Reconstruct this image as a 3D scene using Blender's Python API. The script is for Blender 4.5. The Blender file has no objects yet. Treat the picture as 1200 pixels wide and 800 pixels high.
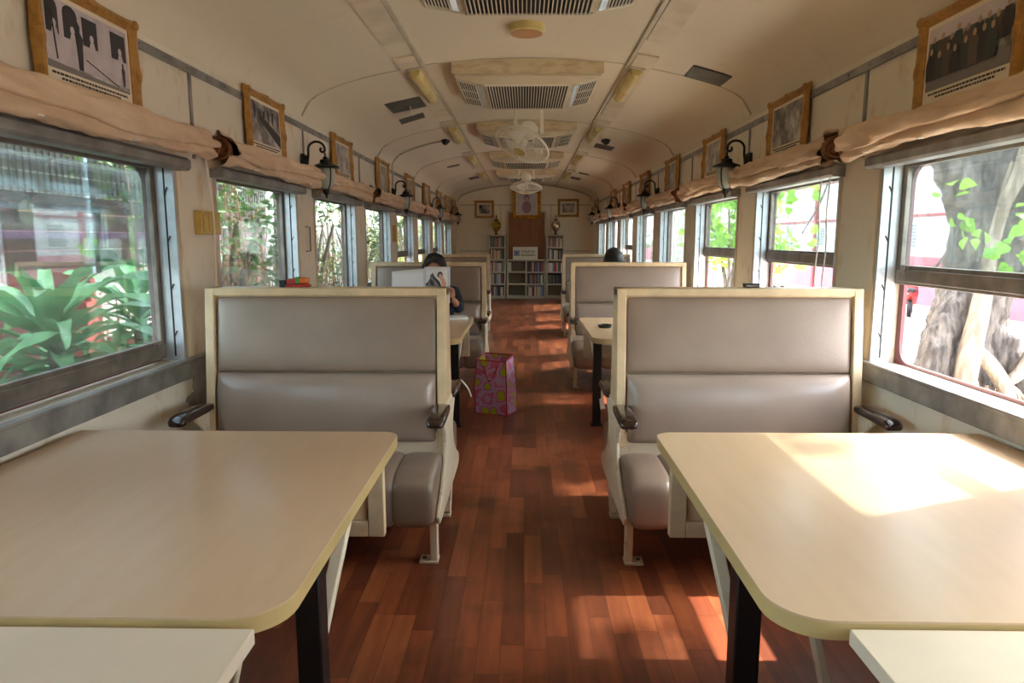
import bpy, math, random
from mathutils import Vector, Matrix, Euler
R = random.Random(7)
PI = math.pi
S = bpy.context.scene
COL = S.collection

# ------------------------------------------------------------------ helpers
def lin(c):
    return tuple(((v / 255) / 12.92 if v / 255 <= .04045 else ((v / 255 + .055) / 1.055) ** 2.4) for v in c) + (1,)

class MB:
    """collects shapes, builds them as one mesh object"""
    def __init__(s): s.v = []; s.f = []; s.m = []; s.T = Matrix.Identity(4)
    def add(s, vs, fs, mi=0):
        b = len(s.v)
        s.v += [tuple(s.T @ Vector(p)) for p in vs]
        s.f += [tuple(i + b for i in f) for f in fs]
        s.m += [mi] * len(fs)
        return s
    def box(s, x0, x1, y0, y1, z0, z1, mi=0):
        x0, x1 = sorted((x0, x1)); y0, y1 = sorted((y0, y1)); z0, z1 = sorted((z0, z1))
        return s.add([(x0,y0,z0),(x1,y0,z0),(x1,y1,z0),(x0,y1,z0),(x0,y0,z1),(x1,y0,z1),(x1,y1,z1),(x0,y1,z1)],
                     [(3,2,1,0),(4,5,6,7),(0,1,5,4),(1,2,6,5),(2,3,7,6),(3,0,4,7)], mi)
    def bar(s, a, b, w, h, up=(0,0,1), mi=0):
        a = Vector(a); b = Vector(b); d = (b - a).normalized(); up = Vector(up)
        x = d.cross(up)
        if x.length < 1e-5: x = d.cross(Vector((1,0,0)))
        x.normalize(); y = x.cross(d)
        vs = [p + x*sx*w/2 + y*sy*h/2 for p in (a, b) for sx, sy in ((-1,-1),(1,-1),(1,1),(-1,1))]
        return s.add(vs, [(0,1,2,3),(7,6,5,4),(1,0,4,5),(2,1,5,6),(3,2,6,7),(0,3,7,4)], mi)
    def loft(s, rings, cap=True, closed=False, mi=0, ring_closed=True):
        n = len(rings[0]); vs = [p for r in rings for p in r]; fs = []
        m = len(rings); cnt = m if closed else m - 1
        k = n if ring_closed else n - 1
        for i in range(cnt):
            a = i * n; b = ((i + 1) % m) * n
            for j in range(k):
                j2 = (j + 1) % n
                fs.append((a + j, a + j2, b + j2, b + j))
        if cap and not closed and ring_closed:
            fs.append(tuple(range(n))[::-1]); fs.append(tuple(range((m - 1) * n, m * n)))
        return s.add(vs, fs, mi)
    def tube(s, pts, r, n=8, closed=False, mi=0):
        pts = [Vector(p) for p in pts]; rs = r if isinstance(r, (list, tuple)) else [r] * len(pts)
        rings = []; prev = None
        for i, p in enumerate(pts):
            a = pts[(i - 1) % len(pts)] if (i > 0 or closed) else p
            b = pts[(i + 1) % len(pts)] if (i < len(pts) - 1 or closed) else p
            d = (b - a).normalized()
            if prev is None:
                u = d.orthogonal().normalized()
            else:
                u = (prev - d * prev.dot(d))
                u = u.normalized() if u.length > 1e-6 else d.orthogonal().normalized()
            prev = u; w = d.cross(u)
            rings.append([p + (u * math.cos(2*PI*k/n) + w * math.sin(2*PI*k/n)) * rs[i] for k in range(n)])
        return s.loft(rings, closed=closed, mi=mi)
    def lathe(s, prof, n=20, o=(0,0,0), mi=0):
        o = Vector(o)
        rings = [[o + Vector((r*math.cos(2*PI*k/n), r*math.sin(2*PI*k/n), z)) for k in range(n)] for r, z in prof]
        return s.loft(rings, mi=mi)
    def prism(s, poly, fn, d0, d1, mi=0):
        """poly of 2d points, fn(a,b,d)->3d"""
        n = len(poly)
        vs = [fn(a, b, d0) for a, b in poly] + [fn(a, b, d1) for a, b in poly]
        fs = [tuple(range(n))[::-1], tuple(range(n, 2*n))] + [(i, (i+1) % n, (i+1) % n + n, i + n) for i in range(n)]
        return s.add(vs, fs, mi)
    def poly(s, pts, mi=0): return s.add(pts, [tuple(range(len(pts)))], mi)
    def sphere(s, c, r, n=12, m=8, mi=0):
        c = Vector(c); r = r if isinstance(r, (tuple, list)) else (r, r, r)
        rings = []
        for i in range(m + 1):
            t = PI * i / m; q = max(math.sin(t), .01)
            rings.append([c + Vector((r[0]*q*math.cos(2*PI*k/n), r[1]*q*math.sin(2*PI*k/n), -r[2]*math.cos(t))) for k in range(n)])
        return s.loft(rings, mi=mi)
    def grid(s, fn, nu, nv, mi=0, flip=False):
        vs = [fn(i/nu, j/nv) for i in range(nu+1) for j in range(nv+1)]
        fs = [(i*(nv+1)+j, (i+1)*(nv+1)+j, (i+1)*(nv+1)+j+1, i*(nv+1)+j+1) for i in range(nu) for j in range(nv)]
        if flip: fs = [f[::-1] for f in fs]
        return s.add(vs, fs, mi)
    def build(s, name, mats, parent=None, bevel=0, smooth=35, seg=2, origin=None):
        me = bpy.data.meshes.new(name)
        vs = s.v
        if origin is not None:
            ox, oy, oz = origin; vs = [(x-ox, y-oy, z-oz) for x, y, z in vs]
        me.from_pydata(vs, [], s.f)
        if not isinstance(mats, (list, tuple)): mats = [mats]
        for m in mats: me.materials.append(m)
        if len(mats) > 1: me.polygons.foreach_set('material_index', s.m)
        import bmesh
        bm = bmesh.new(); bm.from_mesh(me); bmesh.ops.recalc_face_normals(bm, faces=bm.faces); bm.to_mesh(me); bm.free()
        if smooth:
            me.polygons.foreach_set('use_smooth', [True] * len(me.polygons))
            me.set_sharp_from_angle(angle=math.radians(smooth))
        me.update()
        o = bpy.data.objects.new(name, me); COL.objects.link(o)
        if origin is not None: o.location = origin
        if parent: o.parent = parent
        if bevel:
            b = o.modifiers.new('b', 'BEVEL'); b.width = bevel; b.segments = seg; b.limit_method = 'ANGLE'; b.angle_limit = math.radians(40)
        return o

def tag(o, label=None, cat=None, group=None, kind=None):
    if label: o['label'] = label
    if cat: o['category'] = cat
    if group: o['group'] = group
    if kind: o['kind'] = kind
    return o
def thing(name, label, cat, loc=(0,0,0), rz=0, group=None):
    o = bpy.data.objects.new(name, None); COL.objects.link(o); o.empty_display_size = .05
    o.location = loc; o.rotation_euler = (0, 0, rz)
    return tag(o, label, cat, group)
KIDS = {}
def copy_tree(o, parent=None):
    c = o.copy(); COL.objects.link(c)
    if parent: c.parent = parent
    for ch in [x for x in bpy.data.objects if x.parent == o]: copy_tree(ch, c)
    return c
def dup(root, loc, label, rz=None, group=None):
    c = copy_tree(root); c.location = loc
    if rz is not None: c.rotation_euler = (0, 0, rz)
    c['label'] = label
    if group: c['group'] = group
    return c
def struct(o): o['kind'] = 'structure'; return o

# ------------------------------------------------------------------ materials
def nm(name):
    m = bpy.data.materials.new(name); m.use_nodes = True
    nt = m.node_tree; b = nt.nodes['Principled BSDF']; return m, nt, b
def pm(name, c, rough=.5, metal=0, var=0., vscale=6, c2=None, bump=0, bscale=40, spec=.5, coat=0, stretch=None, detail=4, contrast=(.35,.65), trans=0):
    m, nt, b = nm(name); L = nt.links.new
    b.inputs['Base Color'].default_value = lin(c); b.inputs['Roughness'].default_value = rough
    b.inputs['Metallic'].default_value = metal; b.inputs['Specular IOR Level'].default_value = spec
    if coat: b.inputs['Coat Weight'].default_value = coat; b.inputs['Coat Roughness'].default_value = .12
    if c2 or var or bump:
        tc = nt.nodes.new('ShaderNodeTexCoord'); mp = nt.nodes.new('ShaderNodeMapping'); L(tc.outputs['Object'], mp.inputs[0])
        if stretch: mp.inputs['Scale'].default_value = stretch
    if c2 or var:
        if not c2: c2 = tuple(max(0, v * (1 - var)) for v in c)
        n = nt.nodes.new('ShaderNodeTexNoise'); n.inputs['Scale'].default_value = vscale; n.inputs['Detail'].default_value = detail
        L(mp.outputs[0], n.inputs['Vector'])
        r = nt.nodes.new('ShaderNodeValToRGB'); r.color_ramp.elements[0].position = contrast[0]; r.color_ramp.elements[1].position = contrast[1]
        r.color_ramp.elements[0].color = lin(c2); r.color_ramp.elements[1].color = lin(c)
        L(n.outputs[0], r.inputs[0]); L(r.outputs[0], b.inputs['Base Color'])
    if bump:
        n = nt.nodes.new('ShaderNodeTexNoise'); n.inputs['Scale'].default_value = bscale; n.inputs['Detail'].default_value = 5
        L(mp.outputs[0], n.inputs['Vector'])
        bp = nt.nodes.new('ShaderNodeBump'); bp.inputs['Strength'].default_value = bump; bp.inputs['Distance'].default_value = .01
        L(n.outputs[0], bp.inputs['Height']); L(bp.outputs[0], b.inputs['Normal'])
    return m
def glass(name, tint=(235,245,245), dust=.0, refl=.10):
    m, nt, b = nm(name); nt.nodes.remove(b); L = nt.links.new; out = nt.nodes['Material Output']
    t = nt.nodes.new('ShaderNodeBsdfTransparent'); t.inputs[0].default_value = lin(tint)
    g = nt.nodes.new('ShaderNodeBsdfGlossy'); g.inputs['Roughness'].default_value = .02
    fr = nt.nodes.new('ShaderNodeLayerWeight'); fr.inputs['Blend'].default_value = .35
    mu = nt.nodes.new('ShaderNodeMath'); mu.operation = 'MULTIPLY_ADD'; mu.inputs[1].default_value = .45; mu.inputs[2].default_value = refl * .5
    L(fr.outputs['Fresnel'], mu.inputs[0])
    mx = nt.nodes.new('ShaderNodeMixShader'); L(mu.outputs[0], mx.inputs[0]); L(t.outputs[0], mx.inputs[1]); L(g.outputs[0], mx.inputs[2])
    last = mx
    if dust:
        d = nt.nodes.new('ShaderNodeBsdfDiffuse'); d.inputs[0].default_value = lin((215,220,222))
        n = nt.nodes.new('ShaderNodeTexNoise'); n.inputs['Scale'].default_value = 7; n.inputs['Detail'].default_value = 6
        tc = nt.nodes.new('ShaderNodeTexCoord'); L(tc.outputs['Object'], n.inputs['Vector'])
        k = nt.nodes.new('ShaderNodeMath'); k.operation = 'MULTIPLY'; k.inputs[1].default_value = dust; L(n.outputs[0], k.inputs[0])
        m2 = nt.nodes.new('ShaderNodeMixShader'); L(k.outputs[0], m2.inputs[0]); L(mx.outputs[0], m2.inputs[1]); L(d.outputs[0], m2.inputs[2]); last = m2
    L(last.outputs[0], out.inputs[0]); return m
def leafmat(name, c, c2, trans=.35, scale=3):
    m, nt, b = nm(name); L = nt.links.new; out = nt.nodes['Material Output']
    tc = nt.nodes.new('ShaderNodeTexCoord'); n = nt.nodes.new('ShaderNodeTexNoise'); n.inputs['Scale'].default_value = scale; n.inputs['Detail'].default_value = 2
    L(tc.outputs['Object'], n.inputs['Vector'])
    r = nt.nodes.new('ShaderNodeValToRGB'); r.color_ramp.elements[0].position = .35; r.color_ramp.elements[1].position = .65
    r.color_ramp.elements[0].color = lin(c2); r.color_ramp.elements[1].color = lin(c); L(n.outputs[0], r.inputs[0]); L(r.outputs[0], b.inputs['Base Color'])
    b.inputs['Roughness'].default_value = .4
    t = nt.nodes.new('ShaderNodeBsdfTranslucent'); L(r.outputs[0], t.inputs[0])
    mx = nt.nodes.new('ShaderNodeMixShader'); mx.inputs[0].default_value = trans
    L(b.outputs[0], mx.inputs[1]); L(t.outputs[0], mx.inputs[2]); L(mx.outputs[0], out.inputs[0]); return m

def floor_material():
    m, nt, b = nm('red_wood_parquet'); L = nt.links.new; N = nt.nodes.new
    def M(op, a, bb=None):
        x = N('ShaderNodeMath'); x.operation = op
        for i, q in enumerate((a, bb)):
            if q is None: continue
            if isinstance(q, (int, float)): x.inputs[i].default_value = q
            else: L(q, x.inputs[i])
        return x.outputs[0]
    tc = N('ShaderNodeTexCoord'); sp = N('ShaderNodeSeparateXYZ'); L(tc.outputs['Object'], sp.inputs[0])
    xs = M('DIVIDE', sp.outputs['X'], .072); row = M('FLOOR', xs); fx = M('SUBTRACT', xs, row)
    wn = N('ShaderNodeTexWhiteNoise'); wn.noise_dimensions = '1D'; L(row, wn.inputs['W'])
    ys = M('ADD', M('DIVIDE', sp.outputs['Y'], .42), M('MULTIPLY', wn.outputs[0], 7.3)); colm = M('FLOOR', ys); fy = M('SUBTRACT', ys, colm)
    cb = N('ShaderNodeCombineXYZ'); L(row, cb.inputs[0]); L(colm, cb.inputs[1])
    w2 = N('ShaderNodeTexWhiteNoise'); w2.noise_dimensions = '2D'; L(cb.outputs[0], w2.inputs['Vector'])
    mp = N('ShaderNodeMapping'); mp.inputs['Scale'].default_value = (38, 3.2, 1); L(tc.outputs['Object'], mp.inputs[0])
    ad = N('ShaderNodeVectorMath'); ad.operation = 'ADD'; L(mp.outputs[0], ad.inputs[0]); L(w2.outputs['Color'], ad.inputs[1])
    gr = N('ShaderNodeTexNoise'); gr.inputs['Scale'].default_value = 1.0; gr.inputs['Detail'].default_value = 6; L(ad.outputs[0], gr.inputs['Vector'])
    v = M('ADD', M('MULTIPLY', w2.outputs[0], .5), M('MULTIPLY', gr.outputs[0], .62))
    rp = N('ShaderNodeValToRGB'); e = rp.color_ramp.elements
    e[0].position = .12; e[0].color = lin((80, 39, 26)); e[1].position = 1.0; e[1].color = lin((170, 100, 60))
    q = e.new(.45); q.color = lin((112, 57, 36)); q = e.new(.7); q.color = lin((140, 74, 46)); L(v, rp.inputs[0])
    # worn dark dirt in the aisle
    dn = N('ShaderNodeTexNoise'); dn.inputs['Scale'].default_value = 2.1; dn.inputs['Detail'].default_value = 8; dn.inputs['Roughness'].default_value = .65; L(tc.outputs['Object'], dn.inputs['Vector'])
    dr = N('ShaderNodeValToRGB'); dr.color_ramp.elements[0].position = .52; dr.color_ramp.elements[1].position = .68; L(dn.outputs[0], dr.inputs[0])
    mx = N('ShaderNodeMixRGB'); mx.inputs[2].default_value = lin((66, 34, 22)); L(rp.outputs[0], mx.inputs[1]); L(M('MULTIPLY', dr.outputs[0], .75), mx.inputs[0])
    # seams
    ex = M('MINIMUM', fx, M('SUBTRACT', 1, fx)); ey = M('MINIMUM', fy, M('SUBTRACT', 1, fy))
    sm = M('MAXIMUM', M('LESS_THAN', ex, .025), M('LESS_THAN', ey, .006))
    m3 = N('ShaderNodeMixRGB'); m3.inputs[2].default_value = lin((48, 20, 12)); L(mx.outputs[0], m3.inputs[1]); L(M('MULTIPLY', sm, .4), m3.inputs[0])
    L(m3.outputs[0], b.inputs['Base Color'])
    rr = N('ShaderNodeMapRange'); rr.inputs[3].default_value = .22; rr.inputs[4].default_value = .42; L(dn.outputs[0], rr.inputs[0]); L(rr.outputs[0], b.inputs['Roughness'])
    bp = N('ShaderNodeBump'); bp.inputs['Strength'].default_value = .25; bp.inputs['Distance'].default_value = .002; L(M('ADD', M('MULTIPLY', sm, -1), M('MULTIPLY', gr.outputs[0], .3)), bp.inputs['Height']); L(bp.outputs[0], b.inputs['Normal'])
    return m

def stained_wall(name, c, stain, rough=.45, amount=.8):
    m, nt, b = nm(name); L = nt.links.new; N = nt.nodes.new
    tc = N('ShaderNodeTexCoord')
    n1 = N('ShaderNodeTexNoise'); n1.inputs['Scale'].default_value = 9; n1.inputs['Detail'].default_value = 7; n1.inputs['Roughness'].default_value = .6
    mp = N('ShaderNodeMapping'); mp.inputs['Scale'].default_value = (1, 1, .55); L(tc.outputs['Object'], mp.inputs[0]); L(mp.outputs[0], n1.inputs['Vector'])
    r = N('ShaderNodeValToRGB'); r.color_ramp.elements[0].position = .56; r.color_ramp.elements[0].color = (0,0,0,1); r.color_ramp.elements[1].position = .72; r.color_ramp.elements[1].color = (amount,)*3 + (1,)
    L(n1.outputs[0], r.inputs[0])
    mx = N('ShaderNodeMixRGB'); mx.inputs[1].default_value = lin(c); mx.inputs[2].default_value = lin(stain); L(r.outputs[0], mx.inputs[0])
    L(mx.outputs[0], b.inputs['Base Color']); b.inputs['Roughness'].default_value = rough
    return m

M = {}
M['floor'] = floor_material()
M['wall'] = stained_wall('cream_painted_wall', (226, 219, 202), (200, 172, 128), .42, .75)
M['wall_end'] = stained_wall('lightened_cream_end_wall', (242, 231, 204), (226, 208, 172), .45, .4)  # lighter than the side walls, colour standing in for light at the end
M['ceiling'] = stained_wall('cream_ceiling_paint', (222, 211, 188), (206, 190, 160), .5, .35)
M['grey_trim'] = pm('grey_painted_metal', (156, 155, 152), .38, .35, var=.22, vscale=9)
M['dark_metal'] = pm('dark_bronze_metal', (140, 130, 120), .4, .45, var=.2, vscale=12)
M['alu'] = pm('pale_aluminium', (205, 210, 216), .32, .35, var=.08, vscale=14)
M['black'] = pm('black_rubber', (22, 22, 22), .5)
M['maroon'] = pm('maroon_paint', (108, 52, 54), .4, var=.15)
M['vinyl'] = pm('taupe_vinyl', (146, 126, 110), .32, var=.07, vscale=5, bump=.06, bscale=120)
M['vinyl_pad'] = pm('taupe_vinyl_smooth', (154, 136, 122), .24, var=.05, vscale=4, bump=.04, bscale=90)
M['frame_cream'] = pm('cream_painted_wood', (222, 196, 156), .42, var=.1, vscale=10)
M['side_cream'] = pm('worn_cream_paint', (222, 206, 178), .45, c2=(176, 154, 124), vscale=16, contrast=(.28,.42))
M['arm'] = pm('dark_varnished_wood', (52, 30, 24), .16, var=.3, vscale=8, coat=.4, stretch=(6,1,1))
M['laminate'] = pm('pale_wood_laminate', (207, 178, 146), .30, c2=(200, 170, 136), vscale=3, stretch=(9,1.6,1), detail=4, contrast=(.25,.75), spec=.42)
M['laminate_edge'] = pm('yellowed_edge_strip', (200, 174, 118), .4, var=.08)
M['white_board'] = pm('off_white_board', (222, 206, 182), .45, var=.04, vscale=4)
M['black_steel'] = pm('black_painted_steel', (20, 18, 17), .38, var=.2)
M['gold'] = pm('gilded_wood', (184, 136, 66), .42, .2, c2=(146, 100, 44), vscale=30, bump=.3, bscale=80, contrast=(.25,.6))
M['gold_bright'] = pm('bright_gilt', (206, 150, 40), .3, .45, c2=(150, 98, 24), vscale=20, bump=.3, bscale=50)
M['mat'] = pm('cream_mount_card', (232, 220, 196), .7)
M['curtain'] = pm('tan_curtain_cloth', (222, 198, 170), .92, c2=(206, 178, 148), vscale=4, stretch=(3,1,3), bump=.3, bscale=28)
M['curtain_in'] = pm('brown_curtain_lining', (150, 98, 62), .9, var=.3)
M['curtain_red'] = pm('rust_curtain_fold', (176, 84, 48), .9, var=.25)
M['iron'] = pm('black_cast_iron', (44, 46, 44), .5, .5, var=.2, vscale=30)
M['frost'] = pm('frosted_lamp_glass', (176, 184, 172), .3, var=.08, spec=.6)
M['ac'] = pm('ivory_plastic', (214, 200, 172), .4, var=.06)
M['plinth'] = pm('flaking_cream_plinth', (218, 202, 164), .6, c2=(196, 170, 134), vscale=9, stretch=(1,1,3), contrast=(.3,.55))
M['grille_dark'] = pm('dark_grille_cavity', (38, 36, 34), .8)
M['slat'] = pm('ivory_slats', (220, 212, 192), .4)
M['chrome'] = pm('bright_metal_strip', (230, 230, 228), .18, .8)
M['tube_cover'] = pm('yellowed_lamp_cover', (214, 196, 132), .35, c2=(196, 174, 108), vscale=6)
M['strip'] = pm('cream_ceiling_strip', (220, 207, 182), .45, var=.08)
M['strip_grey'] = pm('greyed_joint_strip', (200, 188, 164), .45, var=.1)
M['vent'] = pm('grey_vent_metal', (112, 112, 106), .5, .3, var=.15)
M['disc'] = pm('brown_ceiling_disc', (196, 148, 104), .5, var=.08)
M['fan'] = pm('cream_fan_enamel', (236, 231, 218), .35, var=.04)
M['white_plastic'] = pm('white_plastic', (228, 224, 214), .4)
M['switch'] = pm('yellowed_switch_plastic', (206, 176, 96), .4, var=.1, vscale=20)
M['cord'] = pm('white_cord', (238, 234, 226), .8)
M['door'] = pm('brown_door_veneer', (156, 102, 60), .4, var=.12, vscale=4, stretch=(8,8,1))
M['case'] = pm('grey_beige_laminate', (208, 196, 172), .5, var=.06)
M['case_back'] = pm('dark_case_back', (120, 106, 88), .6)
M['sign_white'] = pm('white_sign_board', (232, 228, 216), .5)
M['sign_blue'] = pm('blue_sign_ink', (58, 92, 160), .5)
M['ink'] = pm('dark_ink', (52, 50, 52), .6)
M['ink_grey'] = pm('grey_ink', (128, 122, 120), .6)
M['paper'] = pm('white_paper', (226, 224, 222), .6)
M['pale_photo'] = pm('pale_photo_print', (208, 198, 200), .35, var=.06)
M['brass'] = pm('gilt_vase', (196, 156, 44), .25, .7, var=.2, vscale=12)
M['silver'] = pm('pale_metal_vase', (214, 194, 176), .25, .7, var=.15, vscale=12)
M['skin'] = pm('warm_skin', (196, 140, 108), .5, var=.06)
M['hair'] = pm('black_hair', (26, 22, 21), .45, var=.3, vscale=30, stretch=(1,1,6), bump=.6, bscale=60)
M['navy'] = pm('dark_navy_cloth', (38, 46, 58), .85, var=.15)
M['pinkcloth'] = pm('pale_pink_cloth', (224, 190, 182), .85, var=.08)
M['trouser'] = pm('dark_trouser_cloth', (48, 46, 50), .9, var=.15)
M['teal'] = pm('teal_paint', (70, 168, 160), .5)
M['red'] = pm('red_paint', (176, 46, 40), .45, var=.12)
M['green_p'] = pm('green_plastic', (64, 132, 60), .5)
M['orange_p'] = pm('orange_plastic', (214, 110, 44), .5)
M['trunk'] = pm('grey_brown_bark', (112, 104, 98), .88, c2=(58, 52, 48), vscale=9, stretch=(3,3,.6), bump=1., bscale=18)
M['root'] = pm('pale_aerial_root', (158, 144, 126), .85, c2=(112, 98, 84), vscale=8, stretch=(3,3,.5), bump=.6, bscale=22)
M['leaf_bright'] = leafmat('bright_green_leaf', (150, 190, 70), (104, 156, 56), .45)
M['leaf_canopy'] = leafmat('canopy_leaf', (112, 136, 76), (74, 100, 54), .35)
M['leaf_strap'] = leafmat('blue_green_strap_leaf', (116, 166, 112), (76, 128, 84), .25, 5)
M['leaf_bush'] = leafmat('shrub_leaf', (104, 130, 66), (58, 86, 42), .3, 2)
M['leaf_pale'] = leafmat('sunlit_pale_leaf', (196, 190, 132), (140, 146, 84), .4, 3)
M['dry'] = leafmat('dry_vine_leaf', (186, 146, 112), (134, 98, 70), .3, 3)
M['ground'] = pm('pale_concrete_paving', (190, 182, 172), .85, var=.1, vscale=.6)
M['soil'] = pm('dark_garden_soil', (92, 82, 68), .95, var=.3, vscale=3)
M['pink'] = pm('pink_painted_wall', (186, 108, 116), .8, var=.08, vscale=1.2)
M['white_wall'] = pm('white_building_wall', (206, 196, 192), .8, var=.04, vscale=1)
M['red_line'] = pm('red_building_trim', (160, 72, 74), .7)
M['louvre'] = pm('grey_louvre', (128, 132, 130), .6)
M['corrugated'] = pm('grey_corrugated_sheet', (168, 166, 164), .5, .1, var=.1)
M['pot'] = pm('grey_planter', (98, 104, 106), .7, var=.15)
M['glass_l'] = glass('window_glass', refl=.24, dust=.05)
M['glass_r'] = glass('dusty_window_glass', dust=.09, refl=.06)
M['glass_slat'] = glass('louvre_glass', dust=.16, refl=.10)
M['clear'] = glass('picture_glass', refl=.05)

# photo prints: grey tonal blotches
def photo_mat(name, dark, mid, light, scale, seed):
    m, nt, b = nm(name); L = nt.links.new; N = nt.nodes.new
    tc = N('ShaderNodeTexCoord'); mp = N('ShaderNodeMapping'); mp.inputs['Location'].default_value = (seed*3.1, seed*1.7, seed*2.3); L(tc.outputs['Object'], mp.inputs[0])
    n = N('ShaderNodeTexNoise'); n.inputs['Scale'].default_value = scale; n.inputs['Detail'].default_value = 6; n.inputs['Roughness'].default_value = .6; L(mp.outputs[0], n.inputs['Vector'])
    r = N('ShaderNodeValToRGB'); e = r.color_ramp.elements; e[0].position = .38; e[0].color = lin(dark); e[1].position = .66; e[1].color = lin(light)
    q = e.new(.5); q.color = lin(mid); L(n.outputs[0], r.inputs[0]); L(r.outputs[0], b.inputs['Base Color']); b.inputs['Roughness'].default_value = .3
    return m
PH = [photo_mat('grey_photograph_print', (66,62,62), (138,132,130), (204,200,196), 11, 1),
      photo_mat('brown_photograph_print', (76,66,58), (148,136,122), (210,202,188), 9, 2),
      photo_mat('pale_photograph_print', (112,108,106), (170,166,160), (214,210,204), 13, 3),
      photo_mat('dark_photograph_print', (44,46,46), (104,102,96), (190,180,160), 10, 4)]
M['tram_side'] = pm('faded_lilac_print', (206, 196, 202), .4, c2=(180, 170, 176), vscale=14)
# ------------------------------------------------------------------ car shell
W = 1.46; Y0 = -2.6; Y1 = 15.1
PITCH = 1.57; OPEN0, OPEN1 = .41 - PITCH, .41 - PITCH   # placeholder
def wfar(k): return 2.94 + PITCH * (k - 1)
def wnear(k): return wfar(k) - 1.17
def pillar(k): return wfar(k) + .2
KS = list(range(-1, 9))                    # window indices, 1 is the first one in view
ZS, ZH = .735, 1.56                        # opening sill / head
prof = [(0,2.40),(.3,2.392),(.6,2.364),(.77,2.335),(1.04,2.28),(1.19,2.238),(1.30,2.198),(1.37,2.16),(1.42,2.115),(1.45,2.06),(1.46,2.02)]
def ceil_z(x):
    x = abs(x)
    for (a, za), (b, zb) in zip(prof, prof[1:]):
        if x <= b: return za + (zb - za) * (x - a) / (b - a)
    return 2.02
def ceil_slope(x):
    return (ceil_z(abs(x) + .02) - ceil_z(abs(x) - .02)) / .04

b = MB(); b.box(-1.57, 1.57, Y0, Y1 + .08, -.06, 0); struct(b.build('floor', M['floor'], smooth=0))
b = MB()
cp = [(-x, z) for x, z in prof[::-1]] + prof[1:]
b.loft([[(x, y, z) for x, z in cp] + [(x, y, z + .06) for x, z in cp[::-1]] for y in [Y0 - .08, Y1 + .08]])
struct(b.build('ceiling', M['ceiling'], smooth=40))
for side, sx in (('left', -1), ('right', 1)):
    b = MB(); a, c = W * sx, (W + .11) * sx
    b.box(a, c, Y0, Y1, 0, ZS); b.box(a, c, Y0, Y1, ZH, 2.08)
    edges = [Y0] + [q for k in KS for q in (wnear(k), wfar(k))] + [Y1]
    for i in range(0, len(edges), 2):
        if edges[i+1] - edges[i] > .001: b.box(a, c, edges[i], edges[i+1], ZS, ZH)
    struct(b.build('wall_' + side, M['wall'], smooth=0))
# end walls following the ceiling
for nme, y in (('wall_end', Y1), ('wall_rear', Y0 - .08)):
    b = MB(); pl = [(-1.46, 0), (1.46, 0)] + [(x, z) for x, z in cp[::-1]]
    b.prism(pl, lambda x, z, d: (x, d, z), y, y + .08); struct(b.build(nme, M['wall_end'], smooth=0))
TN = [0]
def trim(bm, mat, **kw):
    TN[0] += 1; return struct(bm.build('trim_%d' % TN[0], mat, **kw))
for sx in (-1, 1):
    b = MB(); b.box(sx*(W-.012), sx*W, Y0, Y1, 1.958, 1.992)
    y = Y0 + .2
    while y < Y1: b.sphere((sx*(W-.013), y, 1.975), (.004,.006,.006), 8, 4); y += .19
    trim(b, M['grey_trim'])                                             # rail under the ceiling
    b = MB(); b.box(sx*(W-.022), sx*W, Y0, Y1, .655, .735); b.box(sx*(W-.03), sx*W, Y0, Y1, .728, .742); trim(b, M['grey_trim'], bevel=.004)   # sill band
    b = MB()
    for k in range(-1, 9): b.box(sx*(W-.007), sx*W, pillar(k)-.011, pillar(k)+.011, 1.6, 1.96)
    trim(b, M['grey_trim'])                                             # upper joint strips
    b = MB()
    for k in range(-1, 9): b.box(sx*(W-.004), sx*W, pillar(k)-.19, pillar(k)-.17, ZS, ZH); b.box(sx*(W-.004), sx*W, pillar(k)+.17, pillar(k)+.19, ZS, ZH)
    trim(b, M['frame_cream'])
struct(MB().box(-W, -W+.02, Y0, Y1, 0, .1).build('baseboard_left', M['grey_trim']))
struct(MB().box(W-.02, W, Y0, Y1, 0, .1).build('baseboard_right', M['grey_trim']))
# ceiling ribs and the two long strips
xs = [-1.455 + 2.91 * i / 48 for i in range(49)]
for k in range(-1, 7):
    b = MB(); b.tube([(x, 2.35*k-.006, ceil_z(x) + .001) for x in xs], .0065, 6); trim(b, M['strip_grey'])
for sx in (-1, 1):
    b = MB(); x = sx * .655
    b.box(x-.012, x+.012, Y0, Y1, ceil_z(x)-.012, ceil_z(x)+.01); trim(b, M['strip_grey'])
ACY = [.0 + 2.35 * i for i in range(0, 6)]          # near faces: 0, 2.35, 4.7 ...
for sx in (-1, 1):
    for y in ACY[1:]:
        b = MB(); x0, x1 = .672, .80
        z0, z1 = ceil_z(x0), ceil_z(x1)
        b.loft([[(sx*x0, yy, z0+.01), (sx*x1, yy, z1+.01), (sx*x1, yy, z1-.012), (sx*x0, yy, z0-.012)] for yy in (y-.3, y+1.75)])
        trim(b, M['strip'], smooth=0)
# end wall joints
b = MB()
b.box(-1.4, 1.4, Y1-.008, Y1, 1.955, 1.975); b.box(-1.4, -.45, Y1-.008, Y1, .99, 1.01); b.box(.5, 1.4, Y1-.008, Y1, .99, 1.01)
b.box(-.52, -.505, Y1-.008, Y1, 1.36, 1.97); b.box(.545, .56, Y1-.008, Y1, 1.36, 1.97)
b.tube([(x*.985, Y1-.006, ceil_z(x)-.012) for x in xs], .012, 6)
trim(b, M['strip_grey'])
d = bpy.data.objects.new('door_1', None); COL.objects.link(d); struct(d)
MB().box(-.35, .42, Y1-.05, Y1, 0, 1.80).build('door_leaf', M['door'], d, bevel=.004)
b = MB(); b.box(-.38, -.35, Y1-.06, Y1, 0, 1.83); b.box(.42, .45, Y1-.06, Y1, 0, 1.83); b.box(-.38, .45, Y1-.06, Y1, 1.80, 1.83); b.build('door_frame', M['case'], d, bevel=.003)

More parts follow.
